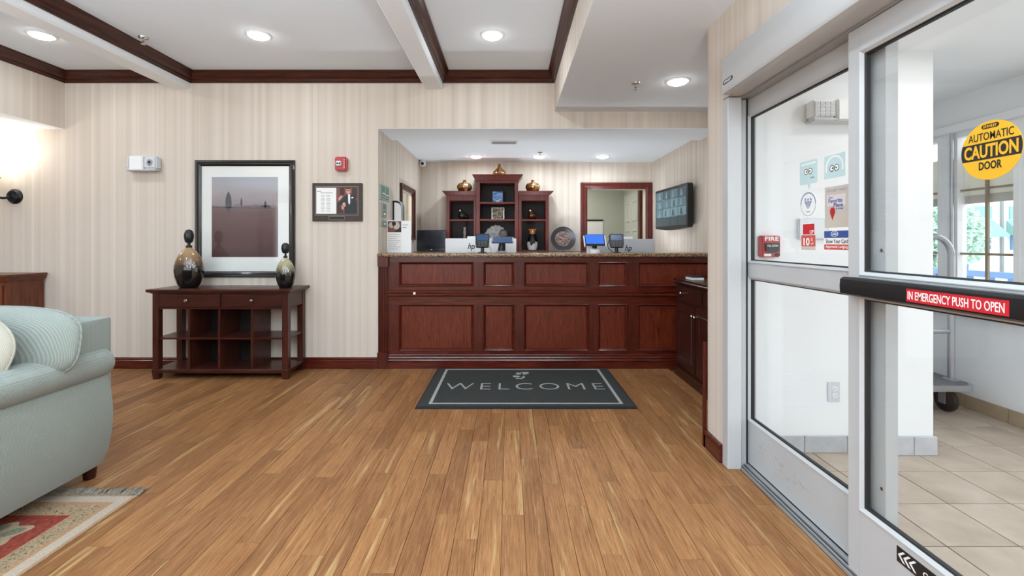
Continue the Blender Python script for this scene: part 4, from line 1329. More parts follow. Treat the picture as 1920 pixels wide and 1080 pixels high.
def leg(x, y, front):
    bm = bmesh.new()
    add_box(bm, x - LG / 2, x + LG / 2, y - LG / 2, y + LG / 2, 0.088, 0.762)
    add_box(bm, x - LG / 2 - 0.004, x + LG / 2 + 0.004, y - LG / 2 - 0.004, y + LG / 2 + 0.004, 0.07, 0.09)
    vs = add_box(bm, x - LG / 2 - 0.004, x + LG / 2 + 0.004, y - LG / 2 - 0.004, y + LG / 2 + 0.004, 0.0, 0.07)
    for v in vs:
        if v.co.z < 0.01:
            v.co.x = x + (v.co.x - x) * 0.78; v.co.y = y + (v.co.y - y) * 0.78
    return finish('leg', bm, 'console_v', cs)


for x in (CX0 + LG / 2, CX1 - LG / 2):
    for y in (CY0 + LG / 2, CY1 - LG / 2):
        leg(x, y, y < 4.2)
box('apron', 'console', (CX0 + 0.004, CX1 - 0.004), (CY0 + 0.016, CY1 - 0.004), (0.632, 0.762), cs)
box('lower_shelf', 'console', (CX0 - 0.006, CX1 + 0.006), (CY0 - 0.006, CY1 + 0.004), (0.056, 0.09), cs, 0.004)
box('apron_strip', 'console', (CX0 + LG, CX1 - LG), (CY0 + 0.004, CY0 + 0.016), (0.622, 0.634), cs)
for a, b in ((CX0 + LG + 0.002, -2.558), (-2.546, CX1 - LG - 0.002)):
    dw = FT.box('drawer', 'console', a, b, 0.642, 0.752, -0.016, -0.002, cs, 0.002)
    lathe('knob', 'nickel', [(0.006, 0), (0.006, 0.01), (0.015, 0.016), (0.016, 0.022), (0.012, 0.028), (0, 0.030)], ((a + b) / 2 + (-0.02 if a < -2.8 else 0.005), CY0 + 0.002, 0.698), dw, 18, 'y')
box('middle_shelf', 'console', (CX0 + 0.01, CX1 - 0.01), (CY0 + 0.012, CY1 - 0.01), (0.352, 0.368), cs)
for px in (351.5, 408.5, 470):
    xd = (px - 955) * CY0 / F
    for z0, z1 in ((0.09, 0.352), (0.368, 0.632)):
        box('divider', 'console_v', (xd - 0.010, xd + 0.010), (CY0 + 0.018, CY1 - 0.02), (z0, z1), cs)
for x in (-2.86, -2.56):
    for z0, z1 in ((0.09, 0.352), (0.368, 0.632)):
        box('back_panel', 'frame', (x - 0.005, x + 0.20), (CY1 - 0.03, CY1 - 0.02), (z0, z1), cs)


# vases with stoppers
def vase(name, c, rad, hb, hs, label, m, stop_r, ribs):
    v = thing(name, c, label, 'vase', None)
    prof = [(0.0, 0), (0.55, 0.0), (0.62, 0.01), (0.80, 0.12), (0.95, 0.27), (1.0, 0.42), (0.97, 0.54), (0.86, 0.68), (0.68, 0.81), (0.45, 0.91), (0.24, 0.97), (0.17, 1.0), (0.15, 1.0), (0.0, 0.99)]
    lathe('body', m, [(r * rad, h * hb) for r, h in prof], c, v, 40, squash=0.72)
    ck = lathe('collar', 'black', [(0.0, 0), (0.2 * rad, 0), (0.2 * rad, 0.016), (0.1 * rad, 0.022), (0.1 * rad, 0.045), (0, 0.045)], (c[0], c[1], c[2] + hb - 0.004), v, 18)
    bm = bmesh.new()
    sp = [(0.0, 0), (0.55, 0.02), (0.82, 0.14), (1.0, 0.45), (0.96, 0.68), (0.7, 0.9), (0.35, 0.99), (0, 1.0)]
    lathe_bm([(r * stop_r, h * hs) for r, h in sp], (0, 0, 0), 40, bm=bm)
    for q in bm.verts:
        r = math.hypot(q.co.x, q.co.y)
        if r > 1e-4:
            a = math.atan2(q.co.y, q.co.x)
            k = 1 + 0.05 * math.cos(ribs * a)
            q.co.x *= k; q.co.y *= k
    bmesh.ops.translate(bm, vec=(c[0], c[1], c[2] + hb + 0.036), verts=bm.verts[:])
    finish('stopper', bm, 'black', v, 60)
    return v


vase('stoppered_vase', (-2.934, 4.2, 0.80), 0.129, 0.370, 0.125, 'larger tan over black glazed vase on console with oval black stopper', glaze('tan_black_glaze', (158, 130, 94), (98, 72, 46), 0.12, 0.36), 0.038, 12)
vase('stoppered_vase', (-2.05, 4.2, 0.80), 0.087, 0.275, 0.098, 'smaller olive over black glazed vase on console with round black stopper', glaze('olive_black_glaze', (164, 160, 124), (104, 98, 70), 0.08, 0.27), 0.034, 12)

# framed landscape
pf = thing('framed_picture', (-2.54, WB, 0.875), 'large black framed landscape print with white mount over the console', 'picture')
BACK.frame('picture_frame', 'frame', -3.02, -2.064, 0.878, 2.003, [(0, 0.001), (0, 0.024), (0.008, 0.034), (0.022, 0.030), (0.028, 0.022), (0.038, 0.024), (0.046, 0.018), (0.056, 0.014), (0.056, 0.001)], pf, 30)
BACK.box('mount', 'paperw', -2.966, -2.118, 0.932, 1.949, 0.003, 0.008, pf)
art = mat('landscape_print', (120, 90, 90), 0.5, spec=0.4)
t = NT(art)
tc = t.n('ShaderNodeTexCoord'); sp = t.n('ShaderNodeSeparateXYZ'); t.l(tc.outputs['Object'], sp.inputs[0])
nz = t.noise(t.coord((6, 6, 14)), 1.2, 5, 0.6)
ad = t.n('ShaderNodeMath', operation='MULTIPLY_ADD'); ad.inputs[1].default_value = 0.10
t.l(nz, ad.inputs[0]); t.l(sp.outputs[2], ad.inputs[2])
mr = t.n('ShaderNodeMapRange'); mr.inputs[1].default_value = 0.23; mr.inputs[2].default_value = 1.03
t.l(ad.outputs[0], mr.inputs[0])
t.base(t.ramp(mr.outputs[0], [(0.0, (72, 46, 48)), (0.30, (92, 62, 64)), (0.55, (112, 86, 88)), (0.62, (118, 100, 104)), (0.66, (156, 144, 148)), (0.82, (172, 164, 168)), (1.0, (164, 166, 176))]))
ar = BACK.box('artwork', art, -2.866, -2.229, 1.071, 1.842, 0.008, 0.0095, pf)
trm = mat('print_tree', (84, 84, 92), 0.5, spec=0.4)
def cyp(u, v, w, h): return [(u - w * 0.1, v), (u - w * 0.1, v + h * 0.1), (u - w * 0.45, v + h * 0.25), (u - w * 0.5, v + h * 0.5), (u - w * 0.35, v + h * 0.8), (u, v + h), (u + w * 0.35, v + h * 0.8), (u + w * 0.5, v + h * 0.5), (u + w * 0.45, v + h * 0.25), (u + w * 0.1, v + h * 0.1), (u + w * 0.1, v)]
BACK.polys('painted_trees', trm, [cyp(-2.705, 1.49, 0.062, 0.215), cyp(-2.58, 1.545, 0.02, 0.1), cyp(-2.35, 1.535, 0.025, 0.08), [(-2.866, 1.548), (-2.229, 1.535), (-2.229, 1.542), (-2.866, 1.556)], [(-2.40, 1.55), (-2.39, 1.57), (-2.31, 1.57), (-2.29, 1.55)]], 0.0095, 0.0100, ar)
BACK.box('glazing', 'glass', -2.966, -2.118, 0.932, 1.949, 0.0115, 0.0135, pf)

# award plaque
c0, c1 = at(585, 343, WB - 0.02), at(679, 415, WB - 0.02)
pq = thing('award_plaque', ((c0.x + c1.x) / 2, WB, c1.z), 'dark wood plaque with a letter and photo of a suited man', 'plaque')
BACK.box('board', 'plaque', c0.x, c1.x, c1.z, c0.z, 0.0, 0.018, pq, 0.004)
def pu(px): return (px - 955) * (WB - 0.02) / F
def pv(py): return CAMZ - (py - 453) * (WB - 0.02) / F
BACK.frame('inner_border', 'bronze', pu(591), pu(672), pv(404), pv(349), [(0, 0.018), (0, 0.0205), (0.006, 0.0205), (0.006, 0.018)], pq)
lt = BACK.box('letter', 'paperw', pu(593), pu(630.5), pv(401), pv(352), 0.018, 0.0195, pq)
BACK.text('lettering', 'ink', 'TOTAL EXCELLENCE', pu(612), pv(361.5), 0.118, 0.010, 0.0195, lt, 0.01)
lines = []
rnd = random.Random(3)
for i in range(13):
    v = pv(367 + i * 2.5)
    for a, b in ((602, 610.5), (612, 621)):
        lines.append([(pu(a), v), (pu(b - rnd.random() * 3), v), (pu(b - 2), v + 0.004), (pu(a), v + 0.004)])
lines.append([(pu(594), pv(359.5)), (pu(602), pv(359.5)), (pu(602), pv(358)), (pu(594), pv(358))])
BACK.polys('print_lines', 'lettergrey', lines, 0.0195, 0.0198, lt)['kind'] = 'stuff'
ph = BACK.box('photograph', 'photobg', pu(631.5), pu(670), pv(401), pv(351.5), 0.018, 0.0195, pq)
BACK.polys('photo_room', 'photodark', [[(pu(637), pv(366)), (pu(646), pv(366)), (pu(646), pv(352)), (pu(637), pv(352))], [(pu(660), pv(372)), (pu(669), pv(372)), (pu(669), pv(352)), (pu(660), pv(352))], [(pu(632), pv(400)), (pu(644), pv(400)), (pu(641), pv(388)), (pu(632), pv(386))]], 0.0195, 0.0197, ph)
BACK.polys('suit', 'suit', [[(pu(632), pv(382)), (pu(640), pv(374)), (pu(648), pv(366)), (pu(653), pv(363.5)), (pu(659), pv(363.5)), (pu(666), pv(368)), (pu(669), pv(380)), (pu(669), pv(400.5)), (pu(646), pv(400.5)), (pu(646), pv(390)), (pu(641), pv(384)), (pu(633), pv(389))]], 0.0197, 0.0200, ph)
BACK.polys('face', 'skin', [circ(pu(653), pv(358), pu(657.5) - pu(653), 16, 0.029), circ(pu(645), pv(384), 0.016, 12, 0.024), circ(pu(642.5), pv(389), 0.012, 12, 0.02), [(pu(634), pv(372)), (pu(640), pv(366)), (pu(642), pv(369)), (pu(636), pv(377))]], 0.0200, 0.0203, ph)
BACK.polys('shirt', 'paperw', [[(pu(652.5), pv(364)), (pu(656.5), pv(364)), (pu(656.5), pv(380)), (pu(655), pv(384)), (pu(653), pv(380))], [(pu(657.5), pv(371.5)), (pu(663), pv(371.5)), (pu(661), pv(369))]], 0.0203, 0.0205, ph)
BACK.polys('hair', 'ink', [circ(pu(653), pv(354.4), 0.024, 14, 0.012, 0, PI), [(pu(649.5), pv(358)), (pu(656.5), pv(358)), (pu(656.5), pv(356.7)), (pu(649.5), pv(356.7))]], 0.0203, 0.0206, ph)
np_ = BACK.box('nameplate', 'bronze', pu(616), pu(646.5), pv(412.5), pv(405), 0.018, 0.0195, pq)
BACK.box('inlay', 'ink', pu(617), pu(645.5), pv(411.5), pv(406), 0.0195, 0.0200, np_)

# fire strobe
c = at(640, 307.5, WB - 0.03)
fs = thing('fire_strobe', (c.x, WB, c.z - 0.07), 'red wall fire alarm strobe above the plaque', 'fire alarm')
BACK.box('case', 'red', c.x - 0.056, c.x + 0.056, c.z - 0.068, c.z + 0.068, 0, 0.055, fs, 0.012)
lens = BACK.box('strobe_lens', 'clear', c.x - 0.040, c.x + 0.012, c.z - 0.022, c.z + 0.024, 0.055, 0.072, fs, 0.006)
BACK.polys('strobe_tube', 'ink', [circ(c.x - 0.024, c.z, 0.009, 10), circ(c.x - 0.002, c.z, 0.009, 10)], 0.072, 0.074, lens)
BACK.polys('sounder_holes', 'paperw', [circ(c.x + 0.036, c.z + dz, 0.004, 8) for dz in (-0.036, -0.018, 0.0, 0.018, 0.036)], 0.055, 0.056, fs)

c = at(268, 307, WB - 0.05)
emergency_light('emergency_light', BACK, c.x, c.z, 0.285, 0.135, 'white emergency light with two clear lamp heads on the striped wall', False)

# ------------------------------------------------------------------ left alcove: sconce and mantel cabinet
sn = thing('wall_sconce', (-4.78, WB, 1.55), 'black iron wall sconce glowing at the far left wall', 'wall lamp')
lathe('backplate', 'blackm', [(0.0, 0.0), (0.072, 0.0), (0.072, 0.012), (0.060, 0.022), (0.054, 0.034), (0.03, 0.044), (0, 0.05)], (-4.765, WB, 1.655), sn, 32, 'y')
tube('arm', 'blackm', [(-4.765, WB - 0.04, 1.645), (-4.775, WB - 0.10, 1.63), (-4.80, WB - 0.15, 1.635)] + arc((-4.845, WB - 0.16, 1.695), 0.068, -0.6, PI * 0.75, 10), 0.012, sn)
tube('scroll', 'blackm', arc((-4.845, WB - 0.15, 1.70), 0.036, -0.7, PI * 1.3, 12), 0.009, sn)
tube('scroll', 'blackm', arc((-4.815, WB - 0.14, 1.625), 0.032, 2.4, 2.4 + PI * 1.5, 12), 0.010, sn)
lathe('cup', 'blackm', [(0, 0), (0.03, 0), (0.04, 0.02), (0.055, 0.05), (0.062, 0.055), (0, 0.055)], (-4.815, WB - 0.16, 1.765), sn, 24)
lathe('lamp_shade', 'shade', [(0.045, 0.0), (0.06, 0.03), (0.075, 0.10), (0.095, 0.17), (0.090, 0.17), (0.07, 0.10), (0.05, 0.03)], (-4.83, WB - 0.16, 1.822), sn, 28)
pld = bpy.data.lights.new('sconce_bulb', 'POINT'); pld.energy = 7; pld.color = (1, 0.93, 0.82); pld.shadow_soft_size = 0.05
po = bpy.data.objects.new('sconce_bulb', pld); po.location = (-4.83, WB - 0.16, 2.02); COL.objects.link(po)

mc = thing('mantel_cabinet', (-5.2, 4.25, 0), 'chestnut wood cabinet with moulded top at the far left edge', 'cabinet')
MCX = -4.475
box('carcass', 'mantel', (-6.0, MCX), (4.08, WB - 0.018), (0.0, 0.86), mc)
MF = Plane((0, 4.08, 0), (1, 0, 0), (0, 0, 1), (0, -1, 0))
for a, b in ((-5.25, -4.50), (-6.0, -5.27)):
    p_ = MF.box('panel', 'mantel', a, b, 0.14, 0.83, 0, 0.012, mc)
    MF.frame('panel_moulding', 'cab', a + 0.03, b - 0.03, 0.16, 0.80, [(0, 0.012), (0.005, 0.02), (0.015, 0.018), (0.022, 0.012)], p_)
bm = bmesh.new(); rings = []
for o_, h in ((0.0, 0.845), (0.008, 0.865), (0.014, 0.868), (0.026, 0.90), (0.032, 0.904), (0.034, 0.924)):
    rings.append([bm.verts.new(p) for p in ((-6.0 - o_, 4.08 - o_, h), (MCX + o_, 4.08 - o_, h), (MCX + o_, WB - 0.018, h), (-6.0 - o_, WB - 0.018, h))])
for A, B in zip(rings, rings[1:]):
    for k in range(4):
        bm.faces.new([A[k], A[(k + 1) % 4], B[(k + 1) % 4], B[k]])
bm.faces.new(rings[0]); bm.faces.new(rings[-1])
finish('top', bm, 'mantel', mc)

# ------------------------------------------------------------------ sofa
sf = thing('sofa', (-3.1, 1.9, 0), 'sage blue woven sofa with rolled arm at the left edge', 'sofa')
box('base', 'sofa', (-4.10, -2.16), (1.46, 2.36), (0.10, 0.42), sf, 0.03, 3)


def arm(sx, xo):
    X = lambda d: xo - sx * d   # d = inwards from the outer line
    prof = [(0.035, 0.088), (0.006, 0.15), (-0.014, 0.27), (-0.018, 0.36), (-0.008, 0.46), (0.02, 0.545), (0.06, 0.60), (0.16, 0.60), (0.16, 0.088)]
    bm = bmesh.new()
    rings = []
    for y, k in ((1.36, 0.3), (1.375, 0.0), (1.6, 0), (1.85, 0), (2.1, 0), (2.34, 0.0), (2.365, 0.25)):
        rings.append([bm.verts.new((X(p[0] + k * 0.06 * (1 if p[0] < 0.1 else -1)), y, p[1])) for p in prof])
    n = len(prof)
    for A, B in zip(rings, rings[1:]):
        for k in range(n):
            bm.faces.new([A[k], A[(k + 1) % n], B[(k + 1) % n], B[k]])
    bm.faces.new(rings[0]); bm.faces.new(rings[-1])
    a_ = finish('arm', bm, 'sofa', sf, 50)
    bm = bmesh.new(); rings = []
    cx, cz = 0.085, 0.602
    for y, k in ((1.335, 0.0), (1.34, 0.75), (1.36, 0.95), (1.39, 1.0), (1.7, 1.0), (2.0, 1.0), (2.32, 1.0), (2.36, 0.95), (2.385, 0.75), (2.39, 0.0)):
        if k == 0:
            rings.append([bm.verts.new((X(cx), y, cz))])
        else:
            rings.append([bm.verts.new((X(cx + 0.108 * k * math.cos(a)), y, cz + 0.083 * k * math.sin(a))) for a in (2 * PI * i / 24 for i in range(24))])
    for A, B in zip(rings, rings[1:]):
        for k in range(24):
            k2 = (k + 1) % 24
            if len(A) == 1: bm.faces.new([A[0], B[k], B[k2]])
            elif len(B) == 1: bm.faces.new([A[k], B[0], A[k2]])
            else: bm.faces.new([A[k], B[k], B[k2], A[k2]])
    finish('roll', bm, 'sofa', a_, 60)


arm(1, -2.045)
arm(-1, -4.215)
# back: flat-ended frame
box('backrest', 'sofa', (-4.12, -2.075), (2.20, 2.40), (0.30, 0.832), sf, 0.018, 2)
ST = Matrix.Rotation(math.radians(90 - 9), 3, 'X')


def cushion(name, material, c, hw, hh, th, rot, parent, e=4.5):
    o_ = blob(name, material, c, (hw, hh, th), e, parent, rot, 1.9, 56, 22)
    ring = []
    sg = lambda v, p: math.copysign(abs(v) ** p, v)
    for k in range(57):
        a = 2 * PI * k / 56
        ring.append(Vector(c) + rot @ Vector((hw * 1.004 * sg(math.cos(a), 2 / e), hh * 1.004 * sg(math.sin(a), 2 / e), 0)))
    finish('piping', tube_bm(ring, 0.005, 6), material, o_, 60)
    return o_


for xc in (-2.50, -3.52):
    cushion('back_cushion', 'sofa', (xc + 0.02, 2.11, 0.748), 0.505, 0.172, 0.115, ST, sf, 3.4)
for xc in (-2.66, -3.56):
    blob('seat_cushion', 'sofa', (xc, 1.76, 0.475), (0.45, 0.38, 0.075), 5, sf, None, 3, 40, 16)
for x, y, zf in ((-2.165, 2.365, 0.0), (-4.10, 2.365, 0.0), (-2.145, 1.45, 0.012), (-4.10, 1.45, 0.012)):
    lathe('leg', 'cab', [(0.026, zf), (0.031, 0.05), (0.036, 0.12)], (x, y, 0), sf, 4 * 3, 'z', 30)
tp = thing('throw_pillow', (-2.37, 1.98, 0.55), 'cream throw pillow leaning in the sofa corner', 'cushion')
RP = Matrix.Rotation(math.radians(18), 3, 'Y') @ Matrix.Rotation(math.radians(90 - 14), 3, 'X')
o = cushion('cover', 'pillow', (-2.325, 1.92, 0.765), 0.235, 0.165, 0.065, RP, tp, 2.5)

# ------------------------------------------------------------------ rug
rg = thing('patterned_rug', (-2.9, 1.0, 0.0005), 'red and cream oriental rug with fringe under the sofa', 'rug')
RX0, RX1, RY0, RY1 = -4.6, -1.776, -0.6, 2.195
MT.box('backing', 'rugtan', RX0, RX1, RY0, RY1, 0.0005, 0.006, rg)


def rframe(nm, mt, i0, i1, h):
    MT.frame(nm, mt, RX0 + i0, RX1 - i0, RY0 + i0, RY1 - i0, [(0, 0.005), (0, h), (i1 - i0, h), (i1 - i0, 0.005)], rg)


rframe('edging', 'rugtan', 0.0, 0.014, 0.0078)
rframe('cream_border', 'rugcream', 0.014, 0.062, 0.009)
rframe('tan_line', 'rugtan', 0.062, 0.085, 0.0085)
rframe('guard_border', 'rugbrown', 0.085, 0.155, 0.009)
rframe('tan_line', 'rugtan', 0.155, 0.166, 0.0085)
MT.box('field', 'rugred', RX0 + 0.166, RX1 - 0.166, RY0 + 0.166, RY1 - 0.166, 0.006, 0.0088, rg)


def palmette(u, v, s, a):
    ca, sa = math.cos(a), math.sin(a)
    tr_ = lambda pts: [(u + s * (x * ca - y * sa), v + s * (x * sa + y * ca)) for x, y in pts]
    out = []
    for k in range(64):
        t_ = 2 * PI * k / 64
        r = 0.15 * (1 + 0.16 * math.cos(9 * t_)) * (1 + 0.45 * max(0, math.cos(t_)) ** 4)
        out.append((r * math.cos(t_), 0.78 * r * math.sin(t_)))
    inn = [(x * 0.86, y * 0.84) for x, y in out]
    p1, p2 = tr_(out), tr_(inn)
    p3 = tr_([(0.075 * math.cos(t_) - 0.03, 0.048 * math.sin(t_)) for t_ in (2 * PI * k / 20 for k in range(20))])
    p4 = tr_([(0.052 * math.cos(t_) - 0.03, 0.028 * math.sin(t_)) for t_ in (2 * PI * k / 20 for k in range(20))])
    return p1, p2, p3, p4


for u, v, s, a in ((-2.19, 1.83, 1.0, 0.6), (-2.12, 1.22, 0.7, 0.2), (-2.75, 1.4, 1.0, 2.0), (-2.1, 0.7, 0.9, -0.3), (-3.3, 1.8, 1.0, 1.2)):
    ca, sa = math.cos(a), math.sin(a)
    TR = lambda pts: [(u + s * (x * ca - y * sa), v + s * (x * sa + y * ca)) for x, y in pts]
    outl = []
    for i in range(72):
        q = 2 * PI * i / 72
        r = 0.135 * (1 + 0.10 * math.cos(9 * q)) * (1 + 0.42 * max(0, math.cos(q)) ** 3)
        outl.append((r * math.cos(q), 0.82 * r * math.sin(q)))
    inner = []
    for i in range(9):
        t_ = 2 * PI * i / 9
        R_ = 0.135 * (1 + 0.42 * max(0, math.cos(t_)) ** 3)
        pts = []
        for j in range(14):
            q = 2 * PI * j / 14
            x, y = R_ * (0.72 + 0.25 * math.cos(q)), 0.030 * math.sin(q) * (1.0 + 0.2 * math.cos(q))
            pts.append((x * math.cos(t_) - y * math.sin(t_), 0.82 * (x * math.sin(t_) + y * math.cos(t_))))
        inner.append(TR(pts))
    oval = lambda r1, r2: TR([(r1 * math.cos(2 * PI * k / 20), r2 * math.sin(2 * PI * k / 20)) for k in range(20)])
    mo = MT.poly('flower_motif', 'rugtan2', TR(outl), 0.0085, 0.0092, rg)
    pe = MT.polys('petals', 'ruggreen', inner, 0.0090, 0.0095, mo); pe['kind'] = 'stuff'
    MT.poly('heart', 'rugtan2', oval(0.075, 0.045), 0.0093, 0.0098, mo)
    MT.poly('core', 'rugred', oval(0.052, 0.026), 0.0096, 0.0101, mo)
for u, v, s, a in ((-2.13, 1.50, 1, 1.1), (-2.04, 1.62, 0.45, 0.5), (-2.33, 1.52, 0.6, 2.2), (-2.5, 1.9, 0.8, 0.2), (-2.42, 1.62, 0.5, 2.6)):
    ca, sa = math.cos(a), math.sin(a)
    lf = [(-0.12, 0), (-0.04, 0.03), (0.05, 0.028), (0.13, 0), (0.05, -0.02), (-0.04, -0.024)]
    mo = MT.poly('leaf_motif', 'rugtan2', [(u + s * 1.12 * (x * ca - y * sa), v + s * 1.12 * (x * sa + y * ca)) for x, y in [(x, y * 1.35) for x, y in lf]], 0.0085, 0.0092, rg)
    MT.poly('leaf', 'ruggreen', [(u + s * (x * ca - y * sa), v + s * (x * sa + y * ca)) for x, y in lf], 0.0090, 0.0095, mo)
bm = bmesh.new()
rnd = random.Random(5)
x = RX0 + 0.01
while x < RX1 + 0.004:
    l_ = 0.045 + rnd.random() * 0.025
    dx = (rnd.random() - 0.3) * 0.03
    tube_bm([(x, RY1 - 0.004, 0.006), (x + dx * 0.4, RY1 + l_ * 0.5, 0.010 + rnd.random() * 0.008), (x + dx, RY1 + l_, 0.005 + rnd.random() * 0.006)], [0.0035, 0.0035, 0.002], 5, bm)
    x += 0.0062
o = finish('fringe', bm, 'fringe', rg); o['kind'] = 'stuff'

# ------------------------------------------------------------------ reception equipment
CT = 1.107


def P2(px, d): return (px - 955) * d / F


# flyer in an acrylic stand
D = 4.72
ND = Plane((0, D, 0), (1, 0, 0), (0, 0, 1), (0, -1, 0))
u0, u1, um = P2(726, D), P2(771, D), P2(752.5, D)
zt = CAMZ + (453 - 413) * D / F
fl = thing('flyer_stand', ((u0 + u1) / 2, D, CT), 'printed white flyer with photo in a stand on the desk end', 'flyer')
ND.box('sheet', 'paperw', u0, um, CT + 0.002, zt, 0, 0.003, fl)
ND.box('second_sheet', 'hpwhite', um, u1, CT + 0.002, zt - 0.004, -0.004, 0.001, fl)
box('foot', 'hpgrey', (u0, u1), (D, D + 0.09), (CT, CT + 0.004), fl)
sh = ND.box('photo', 'photobg', u0 + 0.006, um, zt - 0.122, zt - 0.01, 0.003, 0.0036, fl)
ND.polys('photo_shapes', 'sand', [circ(u0 + 0.045, zt - 0.05, 0.03, 14), circ(u0 + 0.095, zt - 0.055, 0.034, 14, 0.04)], 0.0036, 0.004, sh)
ND.polys('photo_dark', 'ink', [[(u0 + 0.07, zt - 0.12), (um - 0.002, zt - 0.12), (um - 0.002, zt - 0.075), (u0 + 0.11, zt - 0.09)], circ(u0 + 0.07, zt - 0.035, 0.022, 10)], 0.004, 0.0043, sh)
ln = []
for i in range(8):
    v = zt - 0.15 - i * 0.021
    ln.append([(u0 + 0.014, v), (um - 0.01 - 0.02 * (i % 3), v), (um - 0.01 - 0.02 * (i % 3), v + 0.004), (u0 + 0.014, v + 0.004)])
ln.append([(um + 0.012, zt - 0.05), (u1 - 0.03, zt - 0.05), (u1 - 0.03, zt - 0.044), (um + 0.012, zt - 0.044)])
ln.append([(um + 0.012, zt - 0.078), (u1 - 0.05, zt - 0.078), (u1 - 0.05, zt - 0.07), (um + 0.012, zt - 0.07)])
ND.polys('print_lines', 'lettergrey', ln, 0.003, 0.0034, fl)['kind'] = 'stuff'


# wall notices on the left side wall
def notice(pxa, pxb, pya, pyb, nm, label, rows):
    X = XL + 0.001
    ya, yb = F * -XL / (955 - pxa), F * -XL / (955 - pxb)
    pm_ = (pxa + pxb) / 2
    dm_ = F * -XL / (955 - pm_)
    z1 = CAMZ + (453 - pya) * dm_ / F; z0 = CAMZ + (453 - pyb) * dm_ / F
    n_ = thing(nm, (XL, (ya + yb) / 2, z0), label, 'sign')
    LW.box('board', 'greenl', ya, yb, z0, z1, 0.001, 0.01, n_)
    LW.box('field', 'green', ya + 0.03, yb - 0.02, z0 + 0.012, z1 - 0.012, 0.01, 0.0108, n_)
    ln = []
    for a, b, c, d in rows:
        ln.append([(ya + (yb - ya) * a, z0 + (z1 - z0) * c), (ya + (yb - ya) * b, z0 + (z1 - z0) * c), (ya + (yb - ya) * b, z0 + (z1 - z0) * d), (ya + (yb - ya) * a, z0 + (z1 - z0) * d)])
    LW.polys('print', 'paperw', ln, 0.0108, 0.0112, n_)


notice(711.5, 728, 348, 376, 'wall_notice', 'largest green framed notice high on the side wall', [(0.2, 0.5, 0.40, 0.47), (0.6, 0.9, 0.36, 0.43), (0.53, 0.55, 0.3, 0.9), (0.15, 0.9, 0.2, 0.22)])
notice(715, 723.5, 381, 407, 'wall_notice', 'middle narrow green notice below the largest one', [(0.2, 0.8, 0.5, 0.53), (0.3, 0.7, 0.15, 0.3)])
notice(714, 723.5, 413, 425, 'wall_notice', 'lowest small green notice above the flyer stand', [(0.4, 0.8, 0.3, 0.6)])
dp = thing('wall_file_holder', (XL, 5.0, 1.42), 'black and silver wall holder with papers beside the side window', 'file holder')
extrude_profile('case', 'black', [(XL, 1.42), (XL + 0.10, 1.42), (XL + 0.10, 1.60), (XL + 0.085, 1.645), (XL + 0.05, 1.66), (XL, 1.66)], 'y', 4.98, 5.06, dp, 30)
extrude_profile('paper_stack', 'hpwhite', [(XL + 0.02, 1.40), (XL + 0.094, 1.40), (XL + 0.094, 1.60), (XL + 0.07, 1.635), (XL + 0.02, 1.645)], 'y', 4.965, 4.98, dp, 30)
extrude_profile('rim', 'chrome', [(XL + 0.10, 1.42), (XL + 0.108, 1.42), (XL + 0.108, 1.605), (XL + 0.09, 1.652), (XL + 0.05, 1.668), (XL, 1.668), (XL, 1.66), (XL + 0.05, 1.66), (XL + 0.085, 1.645), (XL + 0.10, 1.60)], 'y', 4.96, 5.065, dp, 30)


def monitor(nm, label, px0, px1, py0, d, case, face, base_z, logo=None, bottom=None, facing=1):
    x0, x1 = P2(px0, d), P2(px1, d)
    z1 = CAMZ + (453 - py0) * d / F
    z0 = bottom
    mn = thing(nm, ((x0 + x1) / 2, d, base_z), label, 'monitor')
    pl = Plane((0, d, 0), (1, 0, 0), (0, 0, 1), (0, -1, 0))
    pl.box('casing', case, x0, x1, z0, z1, -0.04, 0, mn, 0.006)
    box('stand', 'black', ((x0 + x1) / 2 - 0.03, (x0 + x1) / 2 + 0.03), (d + 0.041, d + 0.07), (base_z + 0.012, z0 + 0.12), mn)
    box('stand_base', 'black', ((x0 + x1) / 2 - 0.12, (x0 + x1) / 2 + 0.12), (d - 0.06, d + 0.12), (base_z, base_z + 0.012), mn, 0.004)
    if face:
        pl.box('screen', face, x0 + 0.012, x1 - 0.012, z0 + 0.03, z1 - 0.012, 0.0, 0.0015, mn)
    return mn, pl, x0, x1, z0, z1


mn, pl, a, b, z0, z1 = monitor('monitor', 'black monitor facing forward at the left end of the rear counter', 781, 836.5, 431, 5.95, 'black', 'screen', 1.085, bottom=1.10)
pl.box('logo', 'paperw', (a + b) / 2 - 0.008, (a + b) / 2 + 0.012, z0 + 0.010, z0 + 0.018, 0.0, 0.0012, mn)
mn, pl, a, b, z0, z1 = monitor('monitor', 'white backed monitor behind the left card terminal', 835, 968, 447, 5.15, 'hpwhite', None, 0.76, bottom=0.90)
lx = P2(884, 5.15)
pl.text('logo', 'ink', 'hp', lx, CAMZ + (453 - 463) * 5.15 / F, 0.072, 0.09, 0.0003, mn, 0.016, 0.25)
mn, pl, a, b, z0, z1 = monitor('monitor', 'silver backed monitor at the right end of the desk', 1106, 1226.5, 448, 5.15, 'hpgrey', None, 0.76, bottom=0.90)
pl.text('logo', 'ink', 'hp', P2(1178.5, 5.15), CAMZ + (453 - 466.5) * 5.15 / F, 0.072, 0.09, 0.0003, mn, 0.016, 0.25)
tag(box('receipt_printer', 'whitepl', (P2(1166, 5.3), P2(1187, 5.3)), (5.30, 5.40), (0.76, CAMZ + (453 - 444) * 5.3 / F), None, 0.006), 'white printer top showing above the silver monitor', 'printer')
tag(box('paper_tray', 'whitepl', (P2(876, 5.3), P2(898, 5.3)), (5.30, 5.44), (0.76, CAMZ + (453 - 443) * 5.3 / F), None, 0.004), 'white paper tray behind the white monitor', 'tray')


